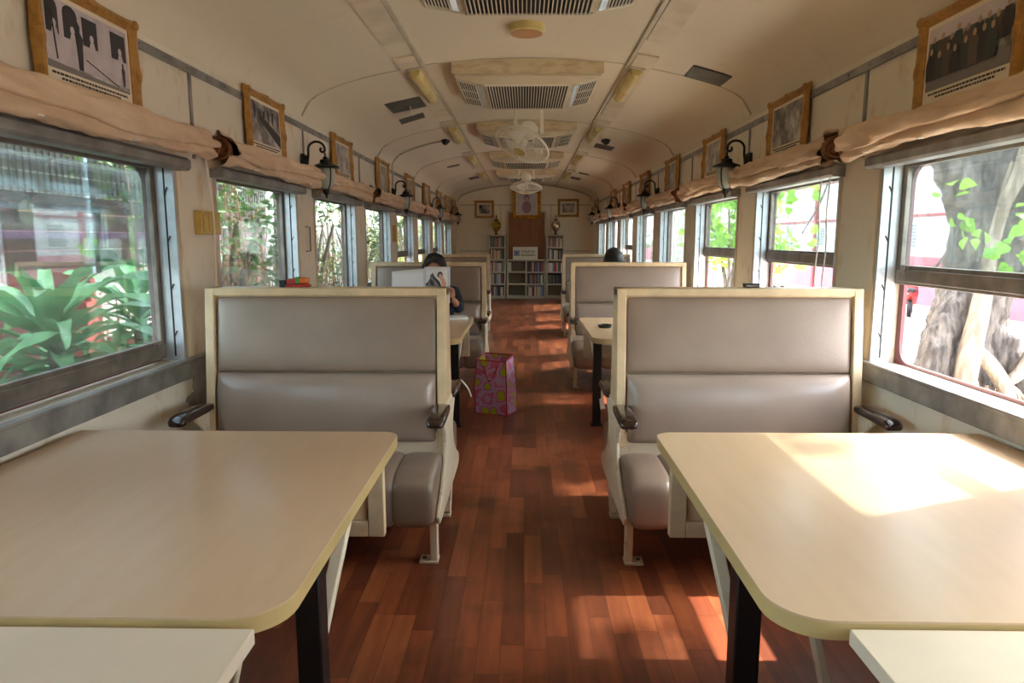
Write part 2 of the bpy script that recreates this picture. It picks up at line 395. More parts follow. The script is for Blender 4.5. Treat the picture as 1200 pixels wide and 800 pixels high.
# ------------------------------------------------------------------ windows
def rrect(y0, y1, z0, z1, r, n=6):
    out = []
    for cy, cz, a0 in ((y1-r, z1-r, 0), (y0+r, z1-r, 90), (y0+r, z0+r, 180), (y1-r, z0+r, 270)):
        for i in range(n+1):
            a = math.radians(a0 + 90*i/n); out.append((cy + r*math.cos(a), cz + r*math.sin(a)))
    return out
def window(n, sx, k, lift):
    w = bpy.data.objects.new('window_%d' % n, None); COL.objects.link(w); struct(w)
    y0, y1 = wnear(k), wfar(k)
    X = lambda q: sx * (W + q)
    # aluminium tracks (jamb reveals) with a black slot and notches
    for yy, sg in ((y1, -1), (y0, 1)):
        b = MB(); b.box(X(0), X(.072), yy, yy + sg*.008, ZS, ZH); b.box(X(-.004), X(.0), yy - sg*.014, yy + sg*.008, ZS, ZH)
        b.build('track', M['alu'], w)
        b = MB(); b.box(X(.030), X(.037), yy + sg*.0075, yy + sg*.0095, ZS+.02, ZH)
        z = ZS + .1
        while z < ZH: b.bar((X(.034), yy+sg*.009, z), (X(.020), yy+sg*.009, z+.028), .003, .009, up=(0,1,0)); z += .2
        b.build('slot', M['black'], w)
    # outer maroon surround with rounded corners
    b = MB(); o = rrect(y0, y1, ZS, ZH, .004); i_ = rrect(y0+.035, y1-.035, ZS+.012, ZH-.022, .07)
    nn = len(o)
    vs = [(X(.098), a, z) for a, z in o] + [(X(.098), a, z) for a, z in i_] + [(X(.112), a, z) for a, z in i_] + [(X(.112), a, z) for a, z in o]
    fs = [(p*nn+j, p*nn+(j+1) % nn, ((p+1) % 4)*nn+(j+1) % nn, ((p+1) % 4)*nn+j) for p in range(4) for j in range(nn)]
    b.add(vs, fs); b.build('surround', M['maroon'], w)
    # sash
    zb = ZS + .012 + lift; zt = ZH - .004
    a, c = X(.074), X(.096)
    b = MB(); b.box(a, c, y0+.004, y0+.036, zb, zt); b.box(a, c, y1-.036, y1-.004, zb, zt); b.box(a, c, y0+.036, y1-.036, zb, zb+.078)
    b.box(a, c, y0+.036, y1-.036, zt-.022, zt); b.box(X(.066), X(.074), y0+.02, y1-.02, zb+.012, zb+.062)
    s_ = b.build('sash', M['dark_metal'], w, bevel=.003)
    MB().box(X(.068), X(.074), y1-.11, y1-.05, zb+.045, zb+.075).box(X(.06), X(.068), y1-.095, y1-.08, zb+.05, zb+.07).build('latch', M['dark_metal'], s_, bevel=.002)
    b = MB(); b.box(X(.083), X(.087), y0+.03, y1-.03, zb+.07, zt-.015); b.build('glass', M['glass_l'] if sx < 0 else M['glass_r'], s_, smooth=0)
    # header box over the opening
    b = MB(); b.prism([(0, 1.532), (.055, 1.532), (.066, 1.543), (.066, 1.572), (.05, 1.586), (0, 1.586)], lambda p, q, dd: (sx*(W-p), dd, q), y0-.05, y1+.035)
    b.build('header', M['grey_trim'], w, bevel=.002)
def louvre(w):
    # glass louvre slats fixed outside the top of the nearest left window
    y0, y1 = wnear(1), wfar(1)
    for i in range(6):
        z = 1.18+.064*i
        MB().bar((-W-.150, y0-.3, z), (-W-.150, y1+.25, z), .004, .062, up=(-.35, 0, 1)).build('louvre_slat', M['glass_slat'], w)
    MB().bar((-W-.175, 2.66, 1.12), (-W-.175, 2.66, 1.62), .012, .035, up=(0, 1, 0)).build('louvre_post', M['alu'], w)
n = 0
for k in KS:
    n += 1; window(n, -1, k, .28 if k in (5, 6, 7) else 0.)
louvre(bpy.data.objects['window_3'])
for k in KS:
    n += 1; window(n, 1, k, {0: .32, 1: .32, 2: .36, 3: .36, 6: .34}.get(k, 0.))

# ------------------------------------------------------------------ rolled curtains
def roll(sx, ya, yb, seed, label, red=False):
    r = random.Random(seed); t = thing('rolled_curtain', label, 'curtain', (sx*(W-.092), (ya+yb)/2, 1.648), group=None)
    L = yb - ya; ph = [r.uniform(0, 6.28) for _ in range(6)]; nu, nv = 90, 56
    def dip(a, c, w): d_ = (a-c+PI) % (2*PI)-PI; return math.exp(-(d_/w)**2)
    def rad(u, a):
        e = min(u, 1-u)*L; k = math.exp(-e/.16)
        q = .056 + .004*math.sin(u*7+ph[0]) + .003*math.sin(u*19+ph[1]) + .005*math.sin(2*a+u*6+ph[2])
        q += (.0035+.006*k)*math.sin(4*a-u*21+ph[3]) + (.0018+.004*k)*math.sin(7*a+u*37+ph[4]) + .0015*math.sin(u*90+3*a)
        f = a if sx < 0 else PI-a          # angle seen from the aisle side: 0 faces the aisle
        q -= .020*dip(f, -.55+.30*math.sin(u*4+ph[4])+.12*math.sin(u*11+ph[0]), .13)
        q -= .010*dip(f, .35+.5*math.sin(u*3+ph[5]), .10)*(.5+.5*math.sin(u*9+ph[2]))
        q -= .008*dip(f, 1.0+.4*math.sin(u*6+ph[1]), .12)*(.5+.5*math.sin(u*5+ph[3]))
        q += .010*dip(f, -1.05, .45)
        return q
    def pt(u, v):
        a = 2*PI*v; R_ = rad(u, a)
        e = min(u, 1-u)*L
        sag = .0
        near = u < .5
        if near and e < .07: R_ *= 1 + (.16+.16*math.sin(3*a+ph[0]))*(1-e/.07)**1.5
        if not near and e < .05: R_ *= .80 + .20*math.sqrt(max(e, 0)/.05)
        return (math.cos(a)*R_, (u-.5)*L + .01*math.sin(a*2+ph[1])*(1 if e < .05 else 0), math.sin(a)*R_*1.05 + .004*math.sin(u*5+ph[2]) - sag)
    b = MB(); b.grid(pt, nu, nv); b.build('cloth', M['curtain'], t, smooth=60)
    # end spirals (the rolled layers)
    for e in (0, 1):
        b = MB(); yy = (e-.5)*L; o = -1 if e == 0 else 1
        pts = []; N_ = 40
        rings = []
        for i in range(N_):
            f = i/(N_-1); a = f*PI*4.6+ph[0]; q = .010 + (.050 if e == 0 else .038)*f
            rings.append([(math.cos(a)*q, yy - o*.03, math.sin(a)*q), (math.cos(a)*q, yy + o*(-.006 if e == 0 else .004)+o*.012*math.sin(f*9+ph[2]), math.sin(a)*q)])
        b.loft(rings, cap=False, ring_closed=False)
        b.lathe([(.001, -.004), (.05, -.004), (.05, .004), (.001, .004)], 20) if False else None
        s_ = b.build('roll_end', M['curtain_red'] if red else M['curtain_in'], t, smooth=60); s_.modifiers.new('s', 'SOLIDIFY').thickness = .004
        d_ = MB(); d_.T = Matrix.Translation((0, yy - o*.028, 0)) @ Matrix.Rotation(PI/2, 4, 'X'); d_.lathe([(.002, -.003), (.05, -.003), (.05, .003), (.002, .003)], 20); d_.build('roll_core', M['curtain_in'], t)
    for q in (-.28, .05, .31):
        b = MB(); b.tube([(-sx*.03, q*L, -.060), (-sx*.046, q*L+.012, -.062), (-sx*.036, q*L+.03, -.060)], .0035, 6); b.build('tie', M['cord'], t)
ORD = ['first', 'second', 'third', 'fourth', 'fifth', 'sixth', 'seventh', 'eighth', 'ninth']
for sx, sd in ((-1, 'left'), (1, 'right')):
    for k in range(1, 9):
        roll(sx, pillar(k-1)+.055, pillar(k)-.03 if k < 8 else 14.95, 20*k+sx,
             'tan cloth curtain rolled up above the %s window of the %s wall' % (ORD[k-1], sd), red=(sx > 0 and k > 2))

# ------------------------------------------------------------------ picture frames
def frame(name, label, w, h, loc, rot, mat, photo, style='ornate', fw=.045, caption=True, draw=None, pw=.012):
    t = thing(name, label, 'picture frame', loc); t.rotation_euler = rot
    # local: x right, z up, -y faces the viewer
    prof_ = [(0, 0), (0, .010), (-.008, .026), (-fw*.5, .028), (-fw*.8, .016), (-fw, .010), (-fw, 0)]
    cor = [(1, 1), (-1, 1), (-1, -1), (1, -1)]
    seg = []
    rings = []
    NS = 14
    pts = []
    # walk the outline so that the outer edge can swell at corners and mid sides
    path = []
    for i in range(4):
        a = cor[i]; c = cor[(i+1) % 4]
        for j in range(NS):
            f = j/NS; path.append((a[0]+(c[0]-a[0])*f, a[1]+(c[1]-a[1])*f, f))
    for px, pz, f in path:
        sw = 0
        if style == 'ornate': sw = .007*math.exp(-((f-.5)/.10)**2) + .006*(math.exp(-(f/.09)**2) + math.exp(-((1-f)/.09)**2))
        ring = []
        for dd, hh in prof_:
            e = dd + (sw if dd == 0 else 0)
            ring.append((px*(w/2+e), -hh - (sw*.5 if hh > .02 else 0), h/2 + pz*(h/2+e)))
        rings.append(ring)
    b = MB(); b.loft(rings, closed=True, cap=False)
    if style == 'ornate':
        for cx, cz in cor: b.sphere((cx*(w/2-.016), -.026, h/2+cz*(h/2-.016)), (.018, .012, .018), 8, 6)
        for cx, cz in ((0, 1), (0, -1), (1, 0), (-1, 0)): b.sphere((cx*(w/2-.014), -.024, h/2+cz*(h/2-.014)), (.014+.02*abs(cz), .010, .014+.02*abs(cx)), 8, 6)
    b.build('moulding', mat, t, smooth=40)
    iw, ih = w/2-fw+.004, h/2-fw+.004
    MB().box(-iw, iw, -.006, 0, h/2-ih, h/2+ih).build('mount', M['mat'], t)
    q = iw - pw; z0 = h/2-ih+(.082 if caption else pw); z1 = h/2+ih-pw
    p = MB().box(-q, q, -.0075, -.006, z0, z1).build('photograph', photo, t)
    if caption:
        b = MB()
        rr = random.Random(hash(label) % 1000 if False else len(label)*7+int(w*1000))
        for ln, zz in ((.92, z0-.012), (.72, z0-.025)):
            x = -q*ln
            while x < q*ln:
                l = rr.uniform(.006, .02); b.box(x, min(x+l, q*ln), -.0068, -.006, zz-.0035, zz+.0035); x += l+.004
        b.build('caption', M['ink'], t)
    if draw: draw(t, q, z0, z1)
    return t
def draw_tram(t, q, z0, z1):
    # pale carriage side with dark windows (the first ones arched), people inside, two standing figures
    y = -.0078; H_ = z1-z0
    b = MB(); b.box(-q, q, y-.0004, y, z0+.02, z1); b.build('carriage', M['tram_side'], t)
    wins = [(-q+.035, .030, 1), (-q+.125, .036, 1), (-q+.225, .040, 0), (q-.055, .045, 0)]
    for cx, ww, arch in wins:
        zt = z1-.13*H_ if arch else z1-.08*H_
        pl = [(cx-ww, z1-.50*H_), (cx+ww, z1-.50*H_), (cx+ww, zt)] + ([(cx+ww*math.cos(a), zt+.024*math.sin(a)) for a in (.6, 1.2, 1.57, 2., 2.6)] if arch else []) + [(cx-ww, zt)]
        MB().prism(pl, lambda x, z, d: (x, d, z), y-.0008, y-.0004).build('carriage_window', M['ink'], t)
        MB().sphere((cx+.008, y-.0009, z1-.36*H_), (.011, .0004, .013), 10, 6).prism([(cx-.008, z1-.5*H_), (cx+.024, z1-.5*H_), (cx+.018, z1-.41*H_), (cx, z1-.41*H_)], lambda x, z, d: (x, d, z), y-.0012, y-.0009).build('passenger', M['tram_side'], t)
    MB().prism([(-q, z0), (q, z0), (q, z0+.006), (-q, z0+.022)], lambda x, z, d: (x, d, z), y-.0008, y-.0004).build('ground', M['ink_grey'], t)
    for cx, s_ in ((-.06, 1.), (.185, .55)):
        zb = z0+.02
        MB().prism([(cx-.010*s_, zb), (cx+.012*s_, zb), (cx+.018*s_, zb+.07*s_), (cx+.022*s_, zb+.10*s_), (cx+.008*s_, zb+.118*s_), (cx+.010*s_, zb+.135*s_), (cx, zb+.148*s_), (cx-.010*s_, zb+.135*s_), (cx-.008*s_, zb+.118*s_), (cx-.018*s_, zb+.10*s_), (cx-.014*s_, zb+.07*s_)], lambda x, z, d: (x, d, z), y-.0016, y-.0012).build('standing_figure', M['ink'], t)
    MB().bar((-.03, y-.0014, z0+.06), (.15, y-.0014, z0+.012), .0006, .006, up=(0, 1, 0)).build('rod', M['ink'], t)
    MB().bar((-q+.03, y-.0014, z0+.17), (-q+.045, y-.0014, z0+.03), .0006, .006, up=(0, 1, 0)).build('rod', M['ink'], t)
def draw_group(t, q, z0, z1):
    y = -.0078; r = random.Random(3)
    MB().box(-q, q, y-.0004, y, z1-.045, z1).build('sky', M['pale_photo'], t); MB().box(-q, q, y-.0005, y, z0, z0+.05).build('foreground', M['ink_grey'], t)
    fl = pm('faded_flesh_ink', (178, 148, 120), .5); cl = [M['ink'], pm('dark_green_ink', (50, 58, 54), .5), pm('brown_ink', (84, 68, 60), .5)]
    for row in (1, 0):
        for i in range(9 if row else 8):
            cx = -q*.88+i*q*.215+row*.012+r.uniform(-.008, .008); zb = z0+.035+.045*row; h_ = r.uniform(.085, .115)
            y_ = y-.0008-.0003*i-.003*(1-row)
            f = MB().prism([(cx-.024, zb), (cx+.024, zb), (cx+.028, zb+h_*.55), (cx+.018, zb+h_*.8), (cx-.018, zb+h_*.8), (cx-.028, zb+h_*.5)], lambda x, z, d: (x, d, z), y_-.0002, y_).build('figure', cl[(i+row) % 3], t)
            MB().sphere((cx, y_-.0002, zb+h_*.9), (.0095, .0004, .012), 10, 6).build('face', fl, f)
def draw_track(t, q, z0, z1):
    y = -.0078; b = MB()
    for i in range(5):
        cx = -q*.7 + i*q*.3
        b.prism([(cx-.006, z0+.12), (cx+.006, z0+.12), (cx+.02, z1-.02-.02*(i % 2)), (cx-.02, z1-.01-.02*(i % 3))], lambda x, z, d: (x, d, z), y-.0006, y)
    b.prism([(q, z0), (q, z0+.07), (-q*.3, z0+.15), (-q*.4, z0+.12)], lambda x, z, d: (x, d, z), y-.0006, y)
    b.build('trees', M['ink'], t)
fy = {-1: [2.40, 3.98, 5.62, 7.2, 8.85, 10.35, 11.85, 13.1, 14.3], 1: [2.42, 3.99, 5.50, 7.02, 8.6, 10.1, 11.6, 14.25]}
desc = {-1: ['grey photo of carriage windows', 'grey photo of trees and track', 'pale photograph of a tall building', 'brown print', 'dark print', 'pale brown print', 'grey print', 'brown print', 'dark print'],
        1: ['photo of a dark-coated crowd', 'faded grey street photograph', 'pale standing portrait print', 'brown print', 'dark print', 'grey print', 'pale print', 'brown print']}
for sx, sd in ((-1, 'left'), (1, 'right')):
    for i, y in enumerate(fy[sx]):
        w_ = .55; h_ = .38
        if i == 8 or (sx > 0 and i == 7): where = 'beside the last lamp of the %s wall' % sd
        else: where = 'above the %s window of the %s wall' % (ORD[i], sd)
        lean = .012 + .012*((i*7) % 3)
        x = sx*(W-.014-lean*.38)
        rot = Euler((-lean, 0, sx*-PI/2), 'XYZ')
        ph = PH[[2, 0, 2, 1, 3, 1, 0, 1, 3][i]] if sx < 0 else PH[[3, 0, 2, 1, 3, 0, 2, 1][i]]
        frame('picture_frame', 'gold-framed %s %s' % (desc[sx][i], where), w_, h_, (x, y, 1.652), rot, M['gold'], ph, caption=i < 3, fw=.038, pw=.02,
              draw={(-1, 0): draw_tram, (1, 0): draw_group, (-1, 1): draw_track}.get((sx, i)))
# end wall pictures
def draw_portrait(t, q, z0, z1):
    y = -.0078; cz = (z0+z1)/2
    b = MB(); b.sphere((0, y, cz+.13), (.06, .001, .075), 12, 8); b.sphere((0, y, cz-.06), (.10, .001, .13), 12, 8); b.build('sitter', pm('mauve_print_ink', (168, 128, 142), .5), t)
    b = MB(); b.sphere((0, y-.001, cz+.1), (.035, .001, .048), 12, 8); b.build('face', pm('soft_flesh_ink', (206, 176, 158), .5), t)
frame('picture_frame', 'large bright gold framed pale portrait hung above the brown end door', .60, .60, (.038, Y1-.062, 1.675), (0, 0, 0), M['gold_bright'], M['pale_photo'], style='plain', fw=.075, caption=False, draw=draw_portrait, pw=.02)
frame('picture_frame', 'gold framed photograph of a building on the end wall above the gilt vase', .42, .37, (-.86, Y1-.002, 1.69), (0, 0, 0), M['gold'], PH[0], style='plain', fw=.05, caption=False, pw=.05)
frame('picture_frame', 'gold framed group photograph on the end wall above the silver vase', .45, .38, (.92, Y1-.002, 1.71), (0, 0, 0), M['gold'], PH[1], style='plain', fw=.05, caption=False, pw=.05)

# ------------------------------------------------------------------ wall lanterns
def make_lantern(sx):
    t = thing('wall_lantern', '', 'wall lamp')
    # local: +x points into the car, origin on the wall at lantern height
    b = MB(); b.prism([(-.045, -.055), (.045, -.055), (.05, 0), (.045, .055), (-.045, .055), (-.05, 0)], lambda a, c, d: (d, a, c), 0, .022); b.sphere((.022, 0, 0), (.018, .03, .045), 12, 8)
    b.build('wall_plate', M['iron'], t, bevel=.004)
    b = MB(); X0 = .15
    pts = [(.03, 0, -.02), (.04, 0, .05)]
    for i in range(11):
        a = PI - i/10*PI*1.02; pts.append((.095+.055*math.cos(a), 0, .085+.05*math.sin(a)))
    for i in range(9):
        a = -i/8*PI*1.3; pts.append((.135+.015*math.cos(a), 0, .083+.015*math.sin(a)))
    b.tube(pts, .008, 8); b.tube([(.03, 0, -.03), (.06, 0, -.035), (.10, 0, -.03)], .006, 6)
    b.build('arm', M['iron'], t)
    o = (X0, 0, -.10)
    b = MB(); b.lathe([(.004, .165), (.007, .15), (.005, .142), (.016, .132), (.012, .125), (.034, .118), (.036, .098), (.05, .092), (.086, .078), (.09, .066), (.062, .062), (.002, .062)], 24, o)
    b.build('cap', M['iron'], t, smooth=50)
    gl = [(.058, .062), (.062, .03), (.058, -.01), (.046, -.045), (.026, -.068), (.002, -.075)]
    b = MB(); b.lathe(gl[::-1], 24, o); b.build('glass_shade', M['frost'], t, smooth=60)
    b = MB()
    for k in range(4):
        a = PI/4 + k*PI/2
        b.tube([(o[0]+math.cos(a)*(r+.003), math.sin(a)*(r+.003), o[2]+z) for r, z in gl], .0045, 6)
    b.build('cage', M['iron'], t)
    b = MB(); b.lathe([(.002, -.13), (.008, -.12), (.005, -.112), (.016, -.10), (.02, -.085), (.024, -.062), (.002, -.06)], 16, o); b.build('finial', M['iron'], t, smooth=50)
    return t
lant = make_lantern(-1)
first = True
for sx, sd in ((-1, 'left'), (1, 'right')):
    for i, k in enumerate((2, 4, 6, 8)):
        y = pillar(k) - (.02 if k < 8 else .25)
        lb = 'iron wall lantern, %s on the %s wall' % (['nearest of the four', 'second of the four', 'third of the four', 'farthest of the four, next to the end wall,'][i], sd)
        if first: o = lant; o.location = (sx*W, y, 1.745); o.rotation_euler = (0, 0, 0); o['label'] = lb; first = False
        else: o = dup(lant, (sx*W, y, 1.745), lb, 0 if sx < 0 else PI)
        o['group'] = 'wall lanterns'

# ------------------------------------------------------------------ ceiling fittings
def make_ac():
    t = thing('air_conditioner', '', 'air conditioner')   # local y=0 near face, hangs from the ceiling line z=0 (=2.40)
    b = MB()
    cz = lambda x: ceil_z(x)-2.40+.004
    xx = [-.49+.98*i/12 for i in range(13)]
    for y0, y1 in ((0, .03), (.95, .98)):
        b.loft([[(x, yy, cz(x)) for x in xx] + [(x, yy, -.095) for x in xx[::-1]] for yy in (y0, y1)])
    for s_ in (-1, 1): b.box(s_*.49, s_*.46, .03, .95, cz(.49), -.095)
    b.build('plinth', M['plinth'], t, smooth=0)
    b = MB(); o = lambda hx, y0, y1, z: [(-hx, y0, z), (hx, y0, z), (hx, y1, z), (-hx, y1, z)]
    b.loft([o(.455, .035, .945, -.06), o(.475, .02, .955, -.098), o(.475, .02, .955, -.108), o(.465, .035, .94, -.116), o(.300, .06, .92, -.150)])
    for s_ in (-.3, .3): b.box(s_-.02, s_+.02, .005, .02, -.115, -.098)
    b.build('housing', M['ac'], t, smooth=0)
    b = MB(); b.box(-.275, .275, .085, .905, -.149, -.1525); g = b.build('intake_grille', M['grille_dark'], t)
    b = MB()
    for i in range(30):
        x = -.27+.54*i/29; b.box(x-.0022, x+.0022, .08, .91, -.165, -.1515)
    b.box(-.285, .285, .066, .082, -.160, -.149); b.box(-.285, .285, .905, .918, -.160, -.149)
    b.build('slats', M['slat'], g, smooth=0)
    for s_ in (-1, 1):
        P = lambda u, v, d: (s_*(.305+.150*u), .062-.018*u+.852*v+.03*u*v, -.149+.0315*u-d)
        b = MB(); b.loft([[P(.28, 0.06, .0015), P(1, .06, .0015), P(1, .94, .0015), P(.28, .94, .0015)], [P(.28, .06, .003), P(1, .06, .003), P(1, .94, .003), P(.28, .94, .003)]]); l = b.build('side_louver', M['grille_dark'], t, smooth=0)
        b = MB()
        for i in range(8):
            u = .28+.72*i/7; b.bar(P(u, .05, .005), P(u, .95, .005), .005, .006)
        for v in (.05, .35, .65, .95): b.bar(P(.26, v, .006), P(1.02, v, .006), .010, .005)
        b.build('bars', M['slat'], l, smooth=0)
        b = MB(); b.loft([[P(.02, .05, .002), P(.22, .05, .002), P(.22, .95, .002), P(.02, .95, .002)], [P(.02, .05, .006), P(.22, .05, .006), P(.22, .95, .006), P(.02, .95, .006)]]); b.build('deflector', M['chrome'], t, smooth=0)
    return t
ac = make_ac()
acl = ['nearest, cut off by the top of the picture', 'second along the car', 'third along the car, behind the near fan', 'fourth along the car, above the near fan guard', 'fifth along the car, near the far fan']
for i, y in enumerate(ACY[1:]):
    lb = 'ivory ceiling air conditioner with slatted grille, ' + acl[i]
    if i == 0: ac.location = (.015, y+.05, 2.40); ac['label'] = lb; ac['group'] = 'ceiling air conditioners'
    else: dup(ac, (.015, y, 2.40), lb)
t = tag(MB().lathe([(.001, -.04), (.088, -.04), (.097, -.034), (.1, -.002), (.1, .002), (.001, .002)], 32).build('ceiling_disc', M['tube_cover'], smooth=50), 'round cream and brown disc on the ceiling between the two nearest air conditioners', 'ceiling disc')
t.location = (.008, 4.02, 2.398)
MB().lathe([(.001, -.043), (.086, -.043), (.086, -.0385), (.001, -.0385)], 32).build('face', M['disc'], t)
def make_tube_lamp():
    t = thing('ceiling_lamp', '', 'ceiling lamp')
    b = MB(); pts = []
    def ring(y, s_): return [(-.043*s_*math.cos(a), y, -.052*s_*abs(math.sin(a))**.8-.012) for a in [PI*i/12 for i in range(13)]] + [(.043*s_, y, .0), (-.043*s_, y, 0)]
    b.loft([ring(-.43, .75), ring(-.415, .95), ring(-.39, 1), ring(.39, 1), ring(.415, .95), ring(.43, .75)])
    b.build('cover', M['tube_cover'], t, smooth=50)
    b = MB(); b.box(-.05, .05, -.45, .45, -.012, .004); b.build('base_plate', M['ac'], t)
    for s_ in (-1, 1): MB().box(-.048, .048, s_*.38-.008, s_*.38+.008, -.018, -.004).build('clip', M['strip_grey'], t)
    return t
tl = make_tube_lamp(); n = 0
for i, y in enumerate(ACY[1:]):
    for sx, sd in ((-1, 'left'), (1, 'right')):
        yy = y + .42 if i else y + .3; x = sx*.715
        lb = 'yellowed covered tube lamp on the ceiling to the %s of the %s air conditioner' % (sd, ORD[i])
        if n == 0: o = tl; o['label'] = lb; o['group'] = 'ceiling tube lamps'
        else: o = dup(tl, (0, 0, 0), lb)
        o.location = (x, yy, ceil_z(x)-.011); o.rotation_euler = (0, math.atan(-ceil_slope(x))*sx, 0); n += 1
def vent(x, y, wx, wy, label, flap=False):
    t = thing('ceiling_vent', label, 'ceiling vent', (x, y, ceil_z(x)-.002)); t.rotation_euler = (0, math.copysign(math.atan(abs(ceil_slope(x))), x), 0)
    b = MB()
    for s_ in (-1, 1): b.box(-wx/2, wx/2, s_*wy/2, s_*(wy/2-.016), -.009, .002); b.box(s_*wx/2, s_*(wx/2-.016), -wy/2, wy/2, -.009, .002)
    b.build('frame', M['vent'], t)
    MB().box(-wx/2+.012, wx/2-.012, -wy/2+.012, wy/2-.012, -.002, .003).build('cavity', M['grille_dark'], t)
    b = MB(); nn = max(3, int(wy/.035))
    for i in range(nn):
        yy = -wy/2+.025+(wy-.05)*i/(nn-1); b.bar((-wx/2+.015, yy, -.005), (wx/2-.015, yy, -.005), .016, .002, up=(0, .6, .8))
    b.build('louver', M['vent'], t)
    if flap:
        b = MB(); b.tube([(0, .05, -.005), (0, .12, -.045)], .004, 6); b.tube([(0, .12+.016*math.cos(a), -.056+.012*math.sin(a)) for a in [i*PI/6 for i in range(12)]], .003, 6, closed=True)
        b.build('pull_ring', M['white_plastic'], t)
        b = MB(); b.loft([[(-.13, .20, -.06), (.08, .17, -.05), (.08, .27, -.07), (-.13, .30, -.08)], [(-.13, .20, -.064), (.08, .17, -.054), (.08, .27, -.074), (-.13, .30, -.084)]]); b.tube([(0, .12, -.066), (-.02, .18, -.058)], .003, 6); b.build('flap', M['vent'], t, smooth=0)
vent(-.92, 5.72, .32, .36, 'grey ceiling vent with a hanging flap, nearest on the left side of the ceiling', True)
vent(1.13, 4.55, .24, .26, 'grey ceiling vent without flap, nearest on the right side of the ceiling')
vent(.90, 8.35, .24, .28, 'greenish grey ceiling vent beside the right ceiling camera')
vent(-1.02, 10.2, .18, .12, 'narrow grey slot vent on the left ceiling beyond the near fan')
vent(-.85, 12.5, .26, .3, 'grey ceiling vent on the left near the end wall')
vent(.95, 11.6, .16, .12, 'narrow slot vent on the right ceiling beyond the near fan')
vent(.85, 12.6, .26, .3, 'grey ceiling vent on the right near the end wall')
def make_cctv():
    t = thing('security_camera', '', 'security camera')
    MB().lathe([(.001, 0), (.05, 0), (.052, -.012), (.046, -.03), (.001, -.03)], 20).build('base', M['black'], t)
    b = MB(); b.lathe([(.001, -.062), (.02, -.056), (.033, -.042), (.036, -.03), (.001, -.03)], 20); b.box(-.012, .012, -.045, -.02, -.056, -.032); b.build('dome', M['black'], t, smooth=50)
    return t
cc = make_cctv(); cc.location = (-.86, 7.8, ceil_z(.86)); cc.rotation_euler = (0, .2, 0); tag(cc, 'small black dome camera on the left ceiling at the end of a conduit', group='ceiling cameras')
dup(cc, (.87, 7.8, ceil_z(.87)), 'small black dome camera on the right ceiling above the vent').rotation_euler = (0, -.2, 0)
b = MB(); b.tube([(x, 7.8, ceil_z(x)-.011) for x in [-.9-.55*i/20 for i in range(21)]] + [(-1.447, 7.8, z) for z in (1.97, 1.9, 1.8, 1.7)], .009, 8)
b.build('cable_conduit', M['strip_grey']); tag(bpy.context.scene.objects['cable_conduit'], 'thin grey conduit arching up the left wall to the ceiling camera', 'conduit')
def make_fan():
    t = thing('ceiling_fan', '', 'fan')      # origin on the ceiling
    b = MB(); b.box(-.13, .13, -.07, .07, -.014, .004); b.build('ceiling_plate', M['fan'], t, bevel=.003)
    b = MB()
    for s_ in (-1, 1): b.bar((s_*.11, 0, -.01), (s_*.115, 0, -.25), .05, .030, up=(1, 0, 0))
    b.build('bracket', M['fan'], t, bevel=.003)
    h = bpy.data.objects.new('head', None); COL.objects.link(h); h.parent = t; h.location = (0, 0, -.225); h.rotation_euler = (math.radians(-24), math.radians(23), 0)
    # head: fan axis is local -z
    b = MB(); b.lathe([(.001, .07), (.05, .065), (.075, .04), (.08, 0), (.075, -.04), (.05, -.07), (.001, -.075)], 24); b.tube([(-.112, 0, 0), (.112, 0, 0)], .014, 8); b.build('motor', M['fan'], h, smooth=50)
    b = MB(); R_ = .238
    def circ(r, z, rad, n=44): b.tube([(r*math.cos(2*PI*i/n), r*math.sin(2*PI*i/n), z) for i in range(n)], rad, 6, closed=True)
    circ(R_, -.155, .009); circ(.075, -.065, .004); circ(.06, -.225, .004); circ(.16, -.205, .0022); circ(.17, -.09, .0022)
    nn = 48
    for i in range(nn):
        a = 2*PI*i/nn; c, s_ = math.cos(a), math.sin(a)
        b.tube([(r*c, r*s_, z) for r, z in ((.07, -.065), (.13, -.072), (.19, -.10), (.237, -.15))], .0014, 4)
        b.tube([(r*c, r*s_, z) for r, z in ((.237, -.16), (.19, -.19), (.12, -.217), (.05, -.225))], .0014, 4)
    b.build('guard', M['fan'], h, smooth=60)
    b = MB(); b.lathe([(.001, -.232), (.05, -.230), (.058, -.222), (.001, -.218)], 24); b.build('badge', M['tube_cover'], h)
    for k in range(3):
        b = MB()
        def P(u, v):
            a = 2*PI*k/3 + (v-.5)*1.25*(.6+.4*u); r = .035+.155*u
            return (r*math.cos(a), r*math.sin(a), -.145+(v-.5)*.055)
        b.grid(P, 8, 8); o = b.build('blade', M['white_plastic'], h, smooth=60); o.modifiers.new('s', 'SOLIDIFY').thickness = .003
    MB().lathe([(.001, -.10), (.034, -.105), (.036, -.17), (.02, -.185), (.001, -.188)], 20).build('hub', M['fan'], h, smooth=50)
    return t
fan = make_fan(); fan.location = (.03, 6.22, 2.398); tag(fan, 'cream caged ceiling fan tilted to the left, nearest of the two', group='ceiling fans')
f2 = dup(fan, (.02, 10.9, 2.398), 'cream caged ceiling fan with flat guard, far one near the end wall')
for o in list(bpy.data.objects):
    if o.parent == f2 and o.name.startswith('head'): o.rotation_euler = (math.radians(-12), math.radians(2), 0)

